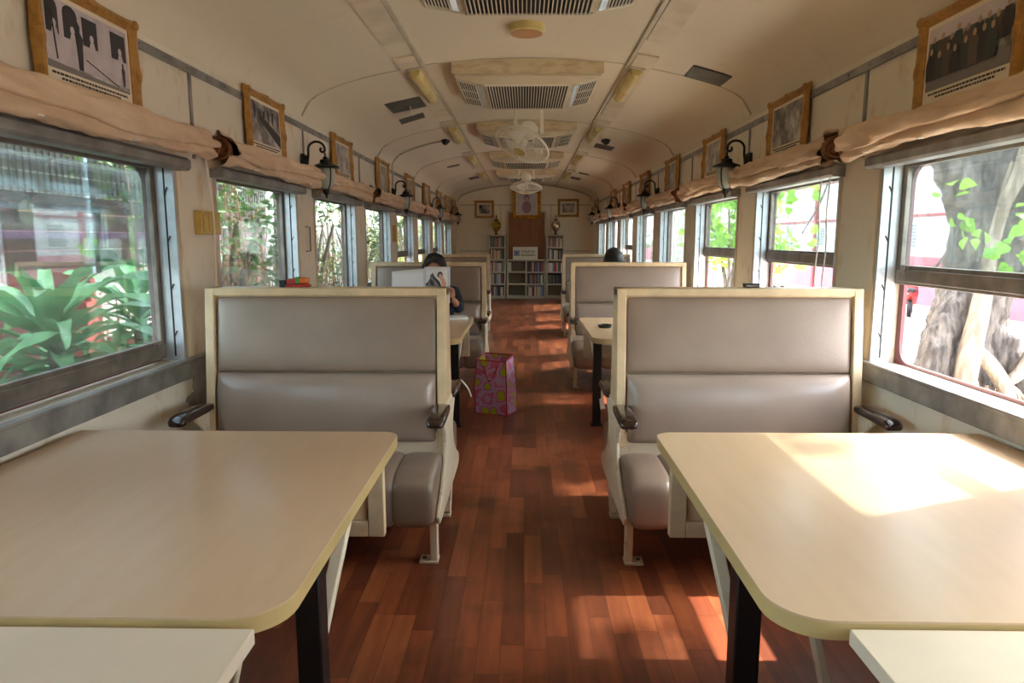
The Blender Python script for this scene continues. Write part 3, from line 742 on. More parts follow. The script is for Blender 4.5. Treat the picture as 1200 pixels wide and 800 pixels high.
# ------------------------------------------------------------------ booth benches
def make_bench(w, name='booth_bench'):
    t = thing(name, '', 'bench'); hw = w/2
    # tilted A-shaped back; local y=0 is the middle, seats on both sides
    TOP = 1.05
    def face(z): return .055 + (TOP - z)*.10     # half thickness of the back at height z
    # frame: posts and rails
    b = MB()
    for sx in (-1, 1):
        x0, x1 = sx*hw, sx*(hw-.038)
        for sy in (-1, 1):
            b.add([(x0, sy*face(.40), .40), (x1, sy*face(.40), .40), (x1, 0, .40), (x0, 0, .40), (x0, sy*face(TOP), TOP), (x1, sy*face(TOP), TOP), (x1, 0, TOP), (x0, 0, TOP)],
                  [(0,1,2,3), (4,5,6,7), (0,1,5,4), (1,2,6,5), (2,3,7,6), (3,0,4,7)])
    b.box(-hw, hw, -face(TOP), face(TOP), TOP-.032, TOP)
    b.box(-hw+.03, hw-.03, -.04, .04, .36, TOP-.02)
    b.build('back_frame', M['frame_cream'], t, bevel=.004)
    b = MB()
    for sy in (-1, 1): b.add([(-hw, sy*.11, .20), (hw, sy*.11, .20), (hw, sy*.11, .46), (-hw, sy*.11, .46), (-hw, sy*.06, .20), (hw, sy*.06, .20), (hw, sy*.06, .46), (-hw, sy*.06, .46)], [(0,1,2,3), (4,5,6,7), (0,1,5,4), (1,2,6,5), (2,3,7,6), (3,0,4,7)])
    b.build('back_board', M['side_cream'], t)
    iw = hw - .042
    for sy, nm_ in ((-1, 'front'), (1, 'rear')):
        def pad(z0, z1, th, pw, off):
            def fn(u, v):
                X_ = (u-.5)*2; Z_ = (v-.5)*2; e = max(0, 1-abs(X_)**14)**.5 * max(0, 1-abs(Z_)**(10))**.5
                z = z0+(z1-z0)*v; return (X_*iw, sy*(face(z)-.018+off+th*e*(1-.25*Z_*Z_*pw)), z)
            return fn
        # denser sampling at the rims
        def dens(fn):
            q = lambda t_: .5-.5*math.copysign(abs(math.cos(PI*t_))**.45, math.cos(PI*t_))
            return lambda u, v: fn(q(u), q(v))
        b = MB(); b.grid(dens(pad(.705, TOP-.036, .020, .3, -.004)), 40, 22); b.build('upper_panel', M['vinyl'], t, smooth=60)
        b = MB(); b.grid(dens(pad(.415, .70, .062, 1.0, -.004)), 40, 26); b.build('back_cushion', M['vinyl_pad'], t, smooth=60)
        # seat cushion with fluted seams
        CY, CZ, RY, RZ = .285, .285, .185, .105
        prof_ = []
        for i in range(36):
            a = 2*PI*i/36; c, s_ = math.cos(a), math.sin(a); e = .40
            yy = math.copysign(abs(c)**e, c)*RY; zz = math.copysign(abs(s_)**e, s_)*RZ
            if yy > 0: zz -= .012*(yy/RY)**2      # nose drops a little at the front
            prof_.append((yy, zz))
        cw = hw - .015; seams = [ -cw + .15 + i*((2*cw-.30)/8) for i in range(9)]
        xs_ = []
        st = [-cw] + seams + [cw]
        for a, c in zip(st, st[1:]):
            for j in range(8): xs_.append(a + (c-a)*(.5-.5*math.cos(PI*j/8)))
        xs_.append(cw)
        rings = []
        for x in xs_:
            dmin = min(abs(x-q) for q in seams); puff = 1 - .15*math.exp(-dmin/.009)
            e = min(cw-x, x+cw); endk = 1 if e > .05 else (.76+.24*math.sqrt(max(0, 1-(1-e/.05)**2)))
            rings.append([(x, sy*(CY+yy*(endk*.25+.75)*(1-(1-puff)*.4)), CZ+zz*puff*endk) for yy, zz in prof_])
        b = MB(); b.loft(rings); b.build('seat_cushion', M['vinyl'], t, smooth=70)
    # end plates, arm rests, legs
    for sx in (-1, 1):
        pl = [(-.10, .575), (-.21, .555), (-.225, .525), (-.15, .47), (-.13, .42), (-.16, .345), (-.26, .275), (-.36, .235), (-.40, .205), (-.38, .172), (-.30, .165),
              (.30, .165), (.38, .172), (.40, .205), (.36, .235), (.26, .275), (.16, .345), (.13, .42), (.15, .47), (.225, .525), (.21, .555), (.10, .575)]
        x0, x1 = sx*(hw+.002), sx*(hw-.013)
        b = MB(); b.prism(pl, lambda y, z, d: (d, y, z), x0, x1); b.build('end_plate', M['side_cream'], t, bevel=.004)
        for sy in (-1, 1):
            b = MB(); rings = []
            for i, (yy, zc, hh, ww) in enumerate([(.115, .566, .006, .024), (.125, .567, .015, .030), (.17, .569, .018, .033), (.30, .571, .019, .036), (.365, .568, .018, .035), (.385, .562, .014, .031), (.392, .557, .006, .022)]):
                rings.append([(sx*(hw-.012)+ww*math.copysign(abs(math.cos(a))**.5, math.cos(a)), sy*yy, zc+hh*math.copysign(abs(math.sin(a))**.6, math.sin(a))) for a in [2*PI*k/16 for k in range(16)]])
            b.loft(rings); b.build('arm_rest', M['arm'], t, smooth=50)
        for sy in (-1, 1):
            ft = -.33 if sy < 0 else .13; tp = -.335 if sy < 0 else .27
            b = MB(); b.bar((sx*(hw-.028), tp, .20), (sx*(hw-.028), ft, .008), .030, .05, up=(1, 0, 0)) if False else b.bar((sx*(hw-.028), tp, .20), (sx*(hw-.028), ft, .008), .05, .028, up=(1, 0, 0))
            l = b.build('leg', M['side_cream'], t, bevel=.003)
            MB().box(sx*(hw-.012), sx*(hw-.085), ft-.03, ft+.03, 0, .012).build('foot_plate', M['side_cream'], l, bevel=.002)
            MB().lathe([(.001, .02), (.009, .019), (.009, .011), (.001, .011)], 8, (sx*(hw-.068), ft, 0)).build('bolt', M['grey_trim'], l)
    return t
BY = [2.92, 6.17, 9.40]
bn = make_bench(1.0)
bl = [('taupe padded double booth bench nearest on the left of the aisle, behind the left table', -.822, 0),
      ('taupe padded double booth bench nearest on the right of the aisle, behind the sunlit table', .878, 0),
      ('taupe booth bench behind the reading person on the left of the aisle', -.838, 1),
      ('taupe second-row bench right of the aisle, with dark hair showing above it', .90, 1)]
for i, (lb, x, r_) in enumerate(bl):
    if i == 0: bn.location = (x, BY[r_], 0); bn['label'] = lb; bn['group'] = 'booth benches'
    else: dup(bn, (x, BY[r_], 0), lb)
bs = make_bench(.90); bs.location = (-.915, BY[2], 0); bs['label'] = 'narrow taupe booth bench farthest on the left of the aisle'; bs['group'] = 'booth benches'
dup(bs, (.95, BY[2], 0), 'narrow taupe booth bench farthest on the right of the aisle')

# ------------------------------------------------------------------ dining tables
def make_table(sx, label, loc, L=1.115):
    # local origin: aisle-side near corner on the floor; +x*sx towards the wall, +y away
    t = thing('dining_table', label, 'table', loc)
    X = lambda q: sx*q
    WD = 1.027; r = .095; ht = .64; th = .034
    pts = []
    for cx, cy, a0 in ((r, r, 180), (r*.55, L-r*.55, 90)):
        rr = r if cy < L/2 else r*.55
        arc = [(cx+rr*math.cos(math.radians(a0+90*i/8)), cy+rr*math.sin(math.radians(a0+90*i/8))) for i in range(9)]
        pts.append(arc)
    out = pts[1] + pts[0] + [(WD, 0), (WD, L)]
    b = MB(); b.prism(out, lambda x, y, d: (X(x), y, d), ht-.004, ht); b.build('table_top', M['laminate'], t)
    b = MB(); b.prism(out, lambda x, y, d: (X(x), y, d), ht-th, ht-.0041); b.build('edge_band', M['laminate_edge'], t, smooth=40)
    b = MB()
    y = L-.12; x0, x1 = .03, .62; z0, z1 = .345, ht-th-.001; f = .05
    b.box(X(x0), X(x0+f), y-.016, y+.016, z0, z1); b.box(X(x1-f), X(x1), y-.016, y+.016, z0, z1); b.box(X(x0+f), X(x1-f), y-.016, y+.016, z0, z0+f); b.box(X(x0+f), X(x1-f), y-.016, y+.016, z1-f, z1)
    b.box(X(x0+f), X(x1-f), y-.004, y+.010, z0+f, z1-f)
    b.build('apron_frame', M['frame_cream'], t, bevel=.003)
    b = MB(); b.bar((X(.045), .62, z1-.02), (X(.10), .30, .12), .028, .03, up=(1, 0, 0)); b.bar((X(.045), .62, z1-.012), (X(.26), .66, z1-.012), .03, .04)
    b.bar((X(.26), .66, z1-.02), (X(.28), .36, .14), .03, .02, up=(1, 0, 0)); b.build('brace', M['side_cream'], t, bevel=.003)
    b = MB(); b.box(X(.035), X(.09), .33, .385, .012, z1); lg = b.build('leg', M['black_steel'], t, bevel=.004)
    MB().box(X(.025), X(.10), .32, .395, 0, .012).build('base_plate', M['black_steel'], lg, bevel=.003)
    b = MB(); b.box(X(.88), X(.935), .33, .385, .0, z1); b.build('leg', M['black_steel'], t, bevel=.004)
    return t
make_table(-1, 'pale wood table in the left foreground with a rounded corner, in shade', (-.398, 1.052, 0))['group'] = 'dining tables'
make_table(1, 'pale wood table in the right foreground with sunlight on its top', (.415, 1.062, 0))['group'] = 'dining tables'
make_table(-1, 'pale wood table where the reading person sits, white papers on it', (-.40, 4.235, 0), 1.27)['group'] = 'dining tables'
make_table(1, 'pale wood table behind the nearest right bench, in front of the second right bench', (.425, 4.28, 0), 1.2)['group'] = 'dining tables'
def serving(sx, label, x0, yf):
    t = thing('side_table', label, 'table', (sx*x0, 0, 0)); X = lambda q: sx*q
    MB().box(0, X(.90), yf-.62, yf, .606, .632).build('table_top', M['white_board'], t, bevel=.0015)
    for a in (.1, .80):
        for q in (-.56, -.1): MB().box(X(a), X(a+.04), yf+q, yf+q+.04, 0, .606).build('leg', M['black_steel'], t, bevel=.003)
    MB().box(X(.1), X(.84), yf-.56, yf-.54, .53, .606).box(X(.1), X(.84), yf-.08, yf-.06, .53, .606).build('apron', M['side_cream'], t)
    return t
serving(-1, 'small square-cornered white table top at the bottom left, in front of the left table', .432, 1.036)
serving(1, 'small square-cornered white table top at the bottom right, in front of the sunlit table', .522, 1.052)

# ------------------------------------------------------------------ bookcases and books
def bookcase(name, label, x0, x1, h, rows, cols, yf=14.80, yb=15.035):
    t = thing(name, label, 'bookcase', ((x0+x1)/2, yf, 0)); w = x1-x0; th = .028; d = yb-yf
    b = MB()
    for i in range(cols+1):
        x = -w/2 + i*(w-th)/cols; b.box(x, x+th, 0, d, 0, h)
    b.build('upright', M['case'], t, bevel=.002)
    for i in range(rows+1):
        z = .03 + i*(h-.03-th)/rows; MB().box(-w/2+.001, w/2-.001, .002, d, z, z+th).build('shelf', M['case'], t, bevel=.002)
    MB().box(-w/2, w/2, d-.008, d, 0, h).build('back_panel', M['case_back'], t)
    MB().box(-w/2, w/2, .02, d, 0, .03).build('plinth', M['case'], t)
    cells = []
    for c in range(cols):
        for i in range(rows):
            xa = x0 + th + c*(w-th)/cols; xb = x0 + (c+1)*(w-th)/cols
            cells.append((xa, xb, .03+th+i*(h-.03-th)/rows, (h-.03-th)/rows-th))
    return t, cells
SP = {'red': (160, 70, 66), 'white': (218, 212, 204), 'blue': (84, 98, 140), 'green': (80, 118, 88), 'orange': (198, 138, 92), 'brown': (112, 80, 62), 'pink': (210, 168, 170), 'cream': (220, 202, 164), 'purple': (104, 76, 116), 'black': (48, 46, 50), 'sky-blue': (134, 170, 206), 'grey': (140, 136, 134)}
SPM = {k: pm(k.replace('-', '_') + '_book_cover', v, .5) for k, v in SP.items()}
bookcache = {}
def put_books(cell, where, fill=1., tilt=False, seed=0, cols=None, yf=14.80):
    r = random.Random(seed); xa, xb, z, hh = cell; x = xa + .004; end = xa + (xb-xa)*fill
    while True:
        th = r.choice((.020, .026, .032)); 
        if x + th > end - .003: break
        c = r.choice(cols or (list(SP) + ['white', 'cream', 'grey', 'white'])); hb = r.choice((.78, .84, .90)) * hh; key = (c, th, round(hb, 3))
        o = thing('book', 'small %s-spined book on %s' % (c, where), 'book', (x + th/2, yf + .02 + r.choice((0, .008)), z), group='%s-spined books on %s' % (c, where))
        if key not in bookcache:
            b = MB(); b.box(-th/2, -th/2+.003, .004, .15, 0, hb); b.box(th/2-.003, th/2, .004, .15, 0, hb); b.box(-th/2, th/2, 0, .005, 0, hb)
            c_ = b.build('cover', SPM[c], o); p_ = MB().box(-th/2+.003, th/2-.003, .005, .145, .004, hb-.006).build('pages', M['paper'], o)
            bookcache[key] = (c_.data, p_.data)
        else:
            for nme, d_ in zip(('cover', 'pages'), bookcache[key]):
                q = bpy.data.objects.new(nme, d_); COL.objects.link(q); q.parent = o
        x += th + .0015
t, cells = bookcase('tall_bookcase', 'tall grey-beige bookcase left of the brown door, gilt vase on top', -.777, -.404, 1.34, 5, 1)
for i, c in enumerate(cells): put_books(c, 'the %s shelf of the left tall bookcase' % ['bottom', 'second', 'middle', 'fourth', 'top'][i], 1., seed=10+i)
t, cells = bookcase('tall_bookcase', 'tall grey-beige bookcase right of the brown door, silver vase on top', .456, .828, 1.34, 5, 1)
for i, c in enumerate(cells):
    if i == 0: continue
    put_books(c, 'the %s shelf of the right tall bookcase' % ['bottom', 'second', 'middle', 'fourth', 'top'][i], 1., seed=30+i, cols=['black', 'green', 'brown'] if i == 1 else None)
t, cells = bookcase('low_bookcase', 'low two-column bookcase in front of the brown door, white sign on top', -.376, .437, .825, 3, 2)
put_books(cells[2], 'the upper left shelf of the low bookcase', .2, seed=50, cols=['sky-blue', 'white', 'grey'])
for i in range(3): put_books(cells[3+i], 'the %s right shelf of the low bookcase' % ['bottom', 'middle', 'upper'][i], 1., seed=60+i)
def vase(label, m, x, mname):
    t = tag(MB().lathe([(.001, 0), (.045, 0), (.048, .012), (.028, .03), (.024, .05), (.05, .085), (.085, .14), (.098, .19), (.094, .235), (.07, .275), (.04, .295), (.001, .296)], 28).build('lidded_vase', m, smooth=60), label, 'vase')
    t.location = (x, 14.90, 1.34)
    MB().lathe([(.001, .296), (.052, .297), (.05, .306), (.03, .33), (.012, .345), (.010, .36), (.02, .375), (.014, .395), (.004, .41), (.001, .411)], 24).build('lid', m, t, smooth=60)
    b = MB()
    b.tube([(.097*math.cos(i*PI/14), .097*math.sin(i*PI/14), .19) for i in range(28)], .005, 6, closed=True); b.build('band', M['gold'], t)
vase('gilt lidded vase standing on the left tall bookcase', M['brass'], -.60, 'gilt')
vase('silver lidded vase standing on the right tall bookcase', M['silver'], .65, 'silver')
def text(body, size, mat, parent, loc, rot, ext=.0008, name='lettering', font_w=1):
    cu = bpy.data.curves.new(name, 'FONT'); cu.body = body; cu.size = size; cu.extrude = ext; cu.align_x = 'LEFT'; cu.resolution_u = 2
    o = bpy.data.objects.new(name, cu); COL.objects.link(o); cu.materials.append(mat); o.location = loc; o.rotation_euler = rot; o.scale = (font_w, 1, 1)
    bpy.context.view_layer.update()
    me = bpy.data.meshes.new_from_object(o.evaluated_get(bpy.context.evaluated_depsgraph_get())); bpy.data.objects.remove(o)
    q = bpy.data.objects.new(name, me); COL.objects.link(q); q.location = loc; q.rotation_euler = rot; q.scale = (font_w, 1, 1)
    if not me.materials: me.materials.append(mat)
    if parent: q.parent = parent
    return q
t = thing('sign_board', 'white sign with blue emblem standing on the low bookcase', 'sign', (.01, 14.86, .825)); t.rotation_euler = (math.radians(-4), 0, 0)
MB().box(-.262, .262, 0, .012, 0, .262).build('board', M['sign_white'], t, bevel=.002)
b = MB(); b.box(-.235, -.125, -.002, 0, .075, .185)
e = b.build('emblem', M['sign_blue'], t)
b = MB(); b.tube([(-.18+.034*math.cos(i*PI/10), -.003, .13+.034*math.sin(i*PI/10)) for i in range(20)], .005, 5, closed=True); b.build('emblem_ring', M['sign_white'], e)
text('STANFORD', .075, M['ink'], t, (-.09, -.001, .135), (PI/2, 0, 0), font_w=.78)
b = MB(); rr = random.Random(4); x = -.09
while x < .2: l = rr.uniform(.012, .03); b.box(x, x+l, -.001, 0, .075, .105); x += l+.008
b.build('small_print', M['ink_grey'], t)

# ------------------------------------------------------------------ small wall things
def bevelbox(name, x0, x1, y0, y1, z0, z1, mat, bev=.004): return MB().box(x0, x1, y0, y1, z0, z1).build(name, mat, bevel=bev, origin=((x0+x1)/2, (y0+y1)/2, z0))
t = tag(bevelbox('switch_box', -W, -W+.035, 3.105, 3.30, 1.27, 1.375, M['switch']), 'yellowed plastic switch box on the left wall between the first two windows', 'switch')
b = MB(); b.box(.0175, .024, -.085, -.045, .015, .09); b.box(.0175, .021, -.03, .085, .012, .093); b.build('cover_plate', M['switch'], t, bevel=.002)
for k, y in ((4, pillar(4)), ):
    tag(bevelbox('switch_box', -W, -W+.03, y-.06, y+.06, 1.22, 1.40, M['switch']), 'yellowed box on the left wall pillar between the fourth and fifth windows', 'switch')
b = MB(); yy = pillar(2)-.02; b.tube([(-W, yy, 1.33), (-W+.03, yy, 1.33), (-W+.03, yy, 1.17), (-W, yy, 1.17)], .005, 6)
tag(b.build('wire_hook', M['grey_trim'], smooth=50), 'thin wire handle on the left wall pillar beside the nearest lantern', 'handle')
b = MB(); pts = [(-W+.03, 3.19, 1.60)] + [(-W+.03+.012*math.sin(i*.5), 3.19+.006*i, 1.60-.85*i/12) for i in range(1, 12)] + [(-W+.04, 3.265, .70), (-W+.045, 3.23, .665), (-W+.045, 3.17, .655), (-W+.04, 3.12, .68), (-W+.035, 3.09, .73)]
b.tube(pts, .0048, 6); tag(b.build('hanging_cord', M['cord']), 'white curtain cord hanging in a loop on the left wall below the switch box', 'cord')
for i, (y, z1, lb) in enumerate(((3.39, 1.60, 'thin white cord hanging at the near side of the second right window'), (3.48, 1.60, 'thin white cord hanging in front of the second right window glass'))):
    b = MB(); b.tube([(W-.03+.004*math.sin(j*.9+i), y+.004*math.sin(j*.7), z1-(z1-.95)*j/14) for j in range(15)], .003, 6); tag(b.build('hanging_cord', M['cord']), lb, 'cord')
b = MB(); r = random.Random(2); pl = []
for i in range(40):
    a = 2*PI*i/40; q = 1+r.uniform(-.14, .14); pl.append((3.10+.19*math.cos(a)*q + (.07 if math.sin(a) > 0 else 0), .585+.085*math.sin(a)*q))
b.prism(pl, lambda y, z, d: (d, y, z), -W-.001, -W+.0012); trim(b, M['grey_trim'], smooth=0)
# trinkets on the nearest left bench back
t = thing('toy_train', 'small red, orange and green toy on top of the nearest left bench', 'toy', (-.955, 2.94, 1.05))
MB().box(-.05, .05, -.02, .02, .0, .012).build('chassis', M['red'], t, bevel=.003)
MB().box(-.045, -.012, -.018, .018, .012, .034).build('cab', M['red'], t, bevel=.003)
b = MB(); b.T = Matrix.Translation((.015, 0, .026)) @ Matrix.Rotation(PI/2, 4, 'Y'); b.lathe([(.001, -.03), (.014, -.03), (.014, .03), (.001, .03)], 14); b.build('boiler', M['orange_p'], t)
MB().box(-.008, .008, -.016, .016, .013, .042).build('band', M['green_p'], t, bevel=.002)
t = tag(bevelbox('small_box', -1.03, -1.003, 2.92, 2.96, 1.05, 1.078, M['navy']), 'tiny dark box beside the toy on the nearest left bench', 'box'); MB().box(-.0145, .0145, -.021, .021, .022, .029).build('lid', M['black'], t, bevel=.002)
t = tag(bevelbox('small_box', .915, .975, 2.92, 2.96, 1.05, 1.066, M['arm']), 'small flat dark box on top of the nearest right bench', 'box'); MB().box(-.031, .031, -.021, .021, .011, .017).build('lid', M['black'], t, bevel=.002)

# ------------------------------------------------------------------ shopping bag and papers
def bag_mat():
    m, nt, b = nm('pink_lime_print'); L = nt.links.new; N = nt.nodes.new
    tc = N('ShaderNodeTexCoord'); v = N('ShaderNodeTexVoronoi'); v.inputs['Scale'].default_value = 13; L(tc.outputs['Object'], v.inputs['Vector'])
    r = N('ShaderNodeValToRGB'); r.color_ramp.interpolation = 'CONSTANT'; e = r.color_ramp.elements
    e[0].position = 0; e[0].color = lin((170, 190, 40)); e[1].position = .36; e[1].color = lin((196, 110, 150)); q = e.new(.5); q.color = lin((198, 160, 196)); q = e.new(.72); q.color = lin((204, 100, 136))
    L(v.outputs['Distance'], r.inputs[0]); L(r.outputs[0], b.inputs['Base Color']); b.inputs['Roughness'].default_value = .3; return m
t = thing('shopping_bag', 'pink and lime patterned shopping bag with red edges standing in the aisle', 'bag', (-.205, 4.98, 0), math.radians(-24))
b = MB(); w0, w1, d0, d1, h_ = .125, .12, .085, .07, .42
pb = lambda s, tt, z, w_, d_: (s*w_, tt*d_, z)
q0 = [pb(-1, -1, .004, w0, d0), pb(1, -1, .004, w0, d0), pb(1, 1, .004, w0, d0), pb(-1, 1, .004, w0, d0)]
q1 = [(-w1, -d1, h_-.03), (w1*.92, -d1, h_-.03), (w1*.85, d1, h_), (-w1, d1, h_)]
mid = [(-w0*1.02, -d0*1.15, .2), (w0, -d0*1.05, .2), (w0*.93, d0, .2), (-w0, d0, .2)]
for A, B in ((q0, mid), (mid, q1)):
    for i in range(4): b.poly([A[i], A[(i+1) % 4], B[(i+1) % 4], B[i]])
b.poly(q0)
o = b.build('bag_body', bag_mat(), t, smooth=0); o.modifiers.new('s', 'SOLIDIFY').thickness = .002
b = MB()
for i in range(4): b.tube([q0[i], mid[i], q1[i]], .005, 6); b.tube([q1[i], q1[(i+1) % 4]], .005, 6); b.tube([q0[i], q0[(i+1) % 4]], .004, 6)
b.build('red_edging', M['red'], t)
for s_ in (-1, 1):
    b = MB(); b.grid(lambda u, v: ((u-.5)*.11+(v-.5)*.018*math.copysign(1, u-.5), s_*(d1+.022 if s_ < 0 else d1-.0)+s_*.012*math.sin(PI*u), h_-.06-.11*math.sin(PI*u)+(v-.5)*.016), 18, 1); o = b.build('handle', M['red'], t); o.modifiers.new('s', 'SOLIDIFY').thickness = .004
t = thing('paper_pad', 'white pad of paper lying on the table before the reading person', 'paper', (-.52, 5.36, .64), .15)
MB().box(-.10, .08, -.09, .08, 0, .005).build('back_card', M['case'], t); MB().box(-.098, .078, -.088, .078, .005, .022).build('sheets', M['paper'], t)
t = thing('ashtray', 'small dark dish on the table behind the nearest right bench', 'dish', (.56, 4.85, .64))
MB().lathe([(.001, .002), (.035, .002), (.042, .0), (.05, .02), (.045, .022), (.034, .008), (.001, .008)], 20).build('bowl', M['iron'], t)
b = MB(); b.grid(lambda u, v: (-.300 + .02*math.sin(u*PI) + .045*u*u, 3.25 + .04*u + (v-.5)*.03, .592 - .09*u), 12, 2)
o = tag(b.build('plastic_strip', M['white_plastic'], origin=(-.29, 3.33, .5)), 'curled white plastic strip hanging from the rear arm rest of the nearest left bench', 'strip'); o.modifiers.new('s', 'SOLIDIFY').thickness = .002

# ------------------------------------------------------------------ people
def skin_mesh(chains):
    """chains: lists of (point, radius or (rx, ry)); first chain carries the root. Points shared by position are joined."""
    vs, es, rs, idx = [], [], [], {}
    def vid(p, r):
        k = tuple(round(q, 4) for q in p)
        if k not in idx: idx[k] = len(vs); vs.append(p); rs.append(r if isinstance(r, tuple) else (r, r))
        return idx[k]
    for ch in chains:
        ids = [vid(p, r) for p, r in ch]
        es += list(zip(ids, ids[1:]))
    me = bpy.data.meshes.new('tmp'); me.from_pydata(vs, es, []); o = bpy.data.objects.new('tmp', me); COL.objects.link(o)
    md = o.modifiers.new('s', 'SKIN'); md.use_smooth_shade = True
    for v, r in zip(me.skin_vertices[0].data, rs): v.radius = r
    me.skin_vertices[0].data[0].use_root = True
    o.modifiers.new('d', 'SUBSURF').levels = 2; 
    bpy.context.view_layer.update()
    ev = o.evaluated_get(bpy.context.evaluated_depsgraph_get()); r = bpy.data.meshes.new_from_object(ev)
    V = [v.co.copy() for v in r.vertices]; F = [tuple(p.vertices) for p in r.polygons]
    bpy.data.objects.remove(o); bpy.data.meshes.remove(r)
    return V, F
def head_mesh(c, rot, hh):
    """head centred at c, facing local -y, height hh"""
    V, F = [], []; n, m = 36, 28
    def P(u, v):
        th = PI*v; ph = 2*PI*u
        x, y, z = math.sin(th)*math.sin(ph), -math.sin(th)*math.cos(ph), -math.cos(th)
        X_, Y_, Z_ = x*.37*hh, y*.44*hh, z*.5*hh
        if z < -.1: k = (-.1-z); X_ *= 1-.38*k; Y_ *= 1-.12*k; Y_ -= .03*hh*k if y < 0 else -.10*hh*k*(-y)
        f = max(0, -y)
        # nose, brow, eye sockets, mouth, chin
        Y_ -= .075*hh*f**3*math.exp(-(x/.13)**2)*math.exp(-((z+.20)/.13)**2)
        Y_ -= .045*hh*f**3*math.exp(-(x/.09)**2)*math.exp(-((z+.02)/.16)**2)
        Y_ -= .018*hh*f*math.exp(-((z-.20)/.10)**2)*math.exp(-(x/.5)**2)
        for s_ in (-1, 1): Y_ += .030*hh*f*math.exp(-((x-s_*.36)/.16)**2)*math.exp(-((z-.02)/.11)**2)
        Y_ -= .022*hh*f*math.exp(-(x/.24)**2)*(math.exp(-((z+.46)/.05)**2)+math.exp(-((z+.57)/.05)**2))
        Y_ -= .025*hh*f*math.exp(-(x/.25)**2)*math.exp(-((z+.80)/.12)**2)
        # ears
        e = math.exp(-((y-.05)/.16)**2)*math.exp(-((z+.08)/.20)**2)
        if abs(x) > .7: X_ += math.copysign(.075*hh*e, x)
        return Vector((X_, Y_, Z_))
    for i in range(m+1):
        for j in range(n):
            V.append(rot @ P(j/n, min(max(i/m, .004), .996)) + Vector(c))
    for i in range(m):
        for j in range(n): F.append((i*n+j, i*n+(j+1) % n, (i+1)*n+(j+1) % n, (i+1)*n+j))
    F.append(tuple(range(n))); F.append(tuple(range(m*n, m*n+n)))
    return V, F
def hand_chains(wrist, elbow, palm_dir, across, curl, s=1.):
    """five fingers: palm_dir along the hand, across toward the thumb, curl direction of bending"""
    w = Vector(wrist); d = Vector(palm_dir).normalized(); a = Vector(across).normalized(); c = Vector(curl).normalized(); out = []
    pc = w + d*.045*s
    out.append([(tuple(w), .022*s), (tuple(pc), (.030*s, .016*s))])
    for i, (off, ln) in enumerate(((.027, .066), (.009, .074), (-.009, .069), (-.027, .054))):
        k = w + d*.082*s + a*off*s; q1 = k + (d*.75+c*.5).normalized()*ln*.45*s; q2 = q1 + (d*.15+c).normalized()*ln*.32*s; q3 = q2 + (c*.8-d*.45).normalized()*ln*.26*s
        out.append([(tuple(pc), (.030*s, .016*s)), (tuple(k), .0105*s), (tuple(q1), .0092*s), (tuple(q2), .0085*s), (tuple(q3), .007*s)])
    k = w + d*.03*s + a*.032*s; q1 = k + (d*.5+a*.6+c*.4).normalized()*.034*s; q2 = q1 + (d*.8+c*.6).normalized()*.028*s
    out.append([(tuple(pc), (.030*s, .016*s)), (tuple(k), .013*s), (tuple(q1), .0105*s), (tuple(q2), .0085*s)])
    return out
def raw_obj(name, VFs, mat, parent, voxel=.0065, smooth_it=6):
    V, F = [], []
    for v, f in VFs:
        o = len(V); V += v; F += [tuple(i+o for i in q) for q in f]
    me = bpy.data.meshes.new(name); me.from_pydata([tuple(p) for p in V], [], F); me.materials.append(mat)
    import bmesh
    bm = bmesh.new(); bm.from_mesh(me); bmesh.ops.recalc_face_normals(bm, faces=bm.faces); bm.to_mesh(me); bm.free()
    me.polygons.foreach_set('use_smooth', [True]*len(me.polygons))
    o = bpy.data.objects.new(name, me); COL.objects.link(o)
    if parent: o.parent = parent
    if voxel:
        r = o.modifiers.new('r', 'REMESH'); r.mode = 'VOXEL'; r.voxel_size = voxel; r.use_smooth_shade = True
        s_ = o.modifiers.new('s', 'SMOOTH'); s_.factor = .5; s_.iterations = smooth_it
    return o
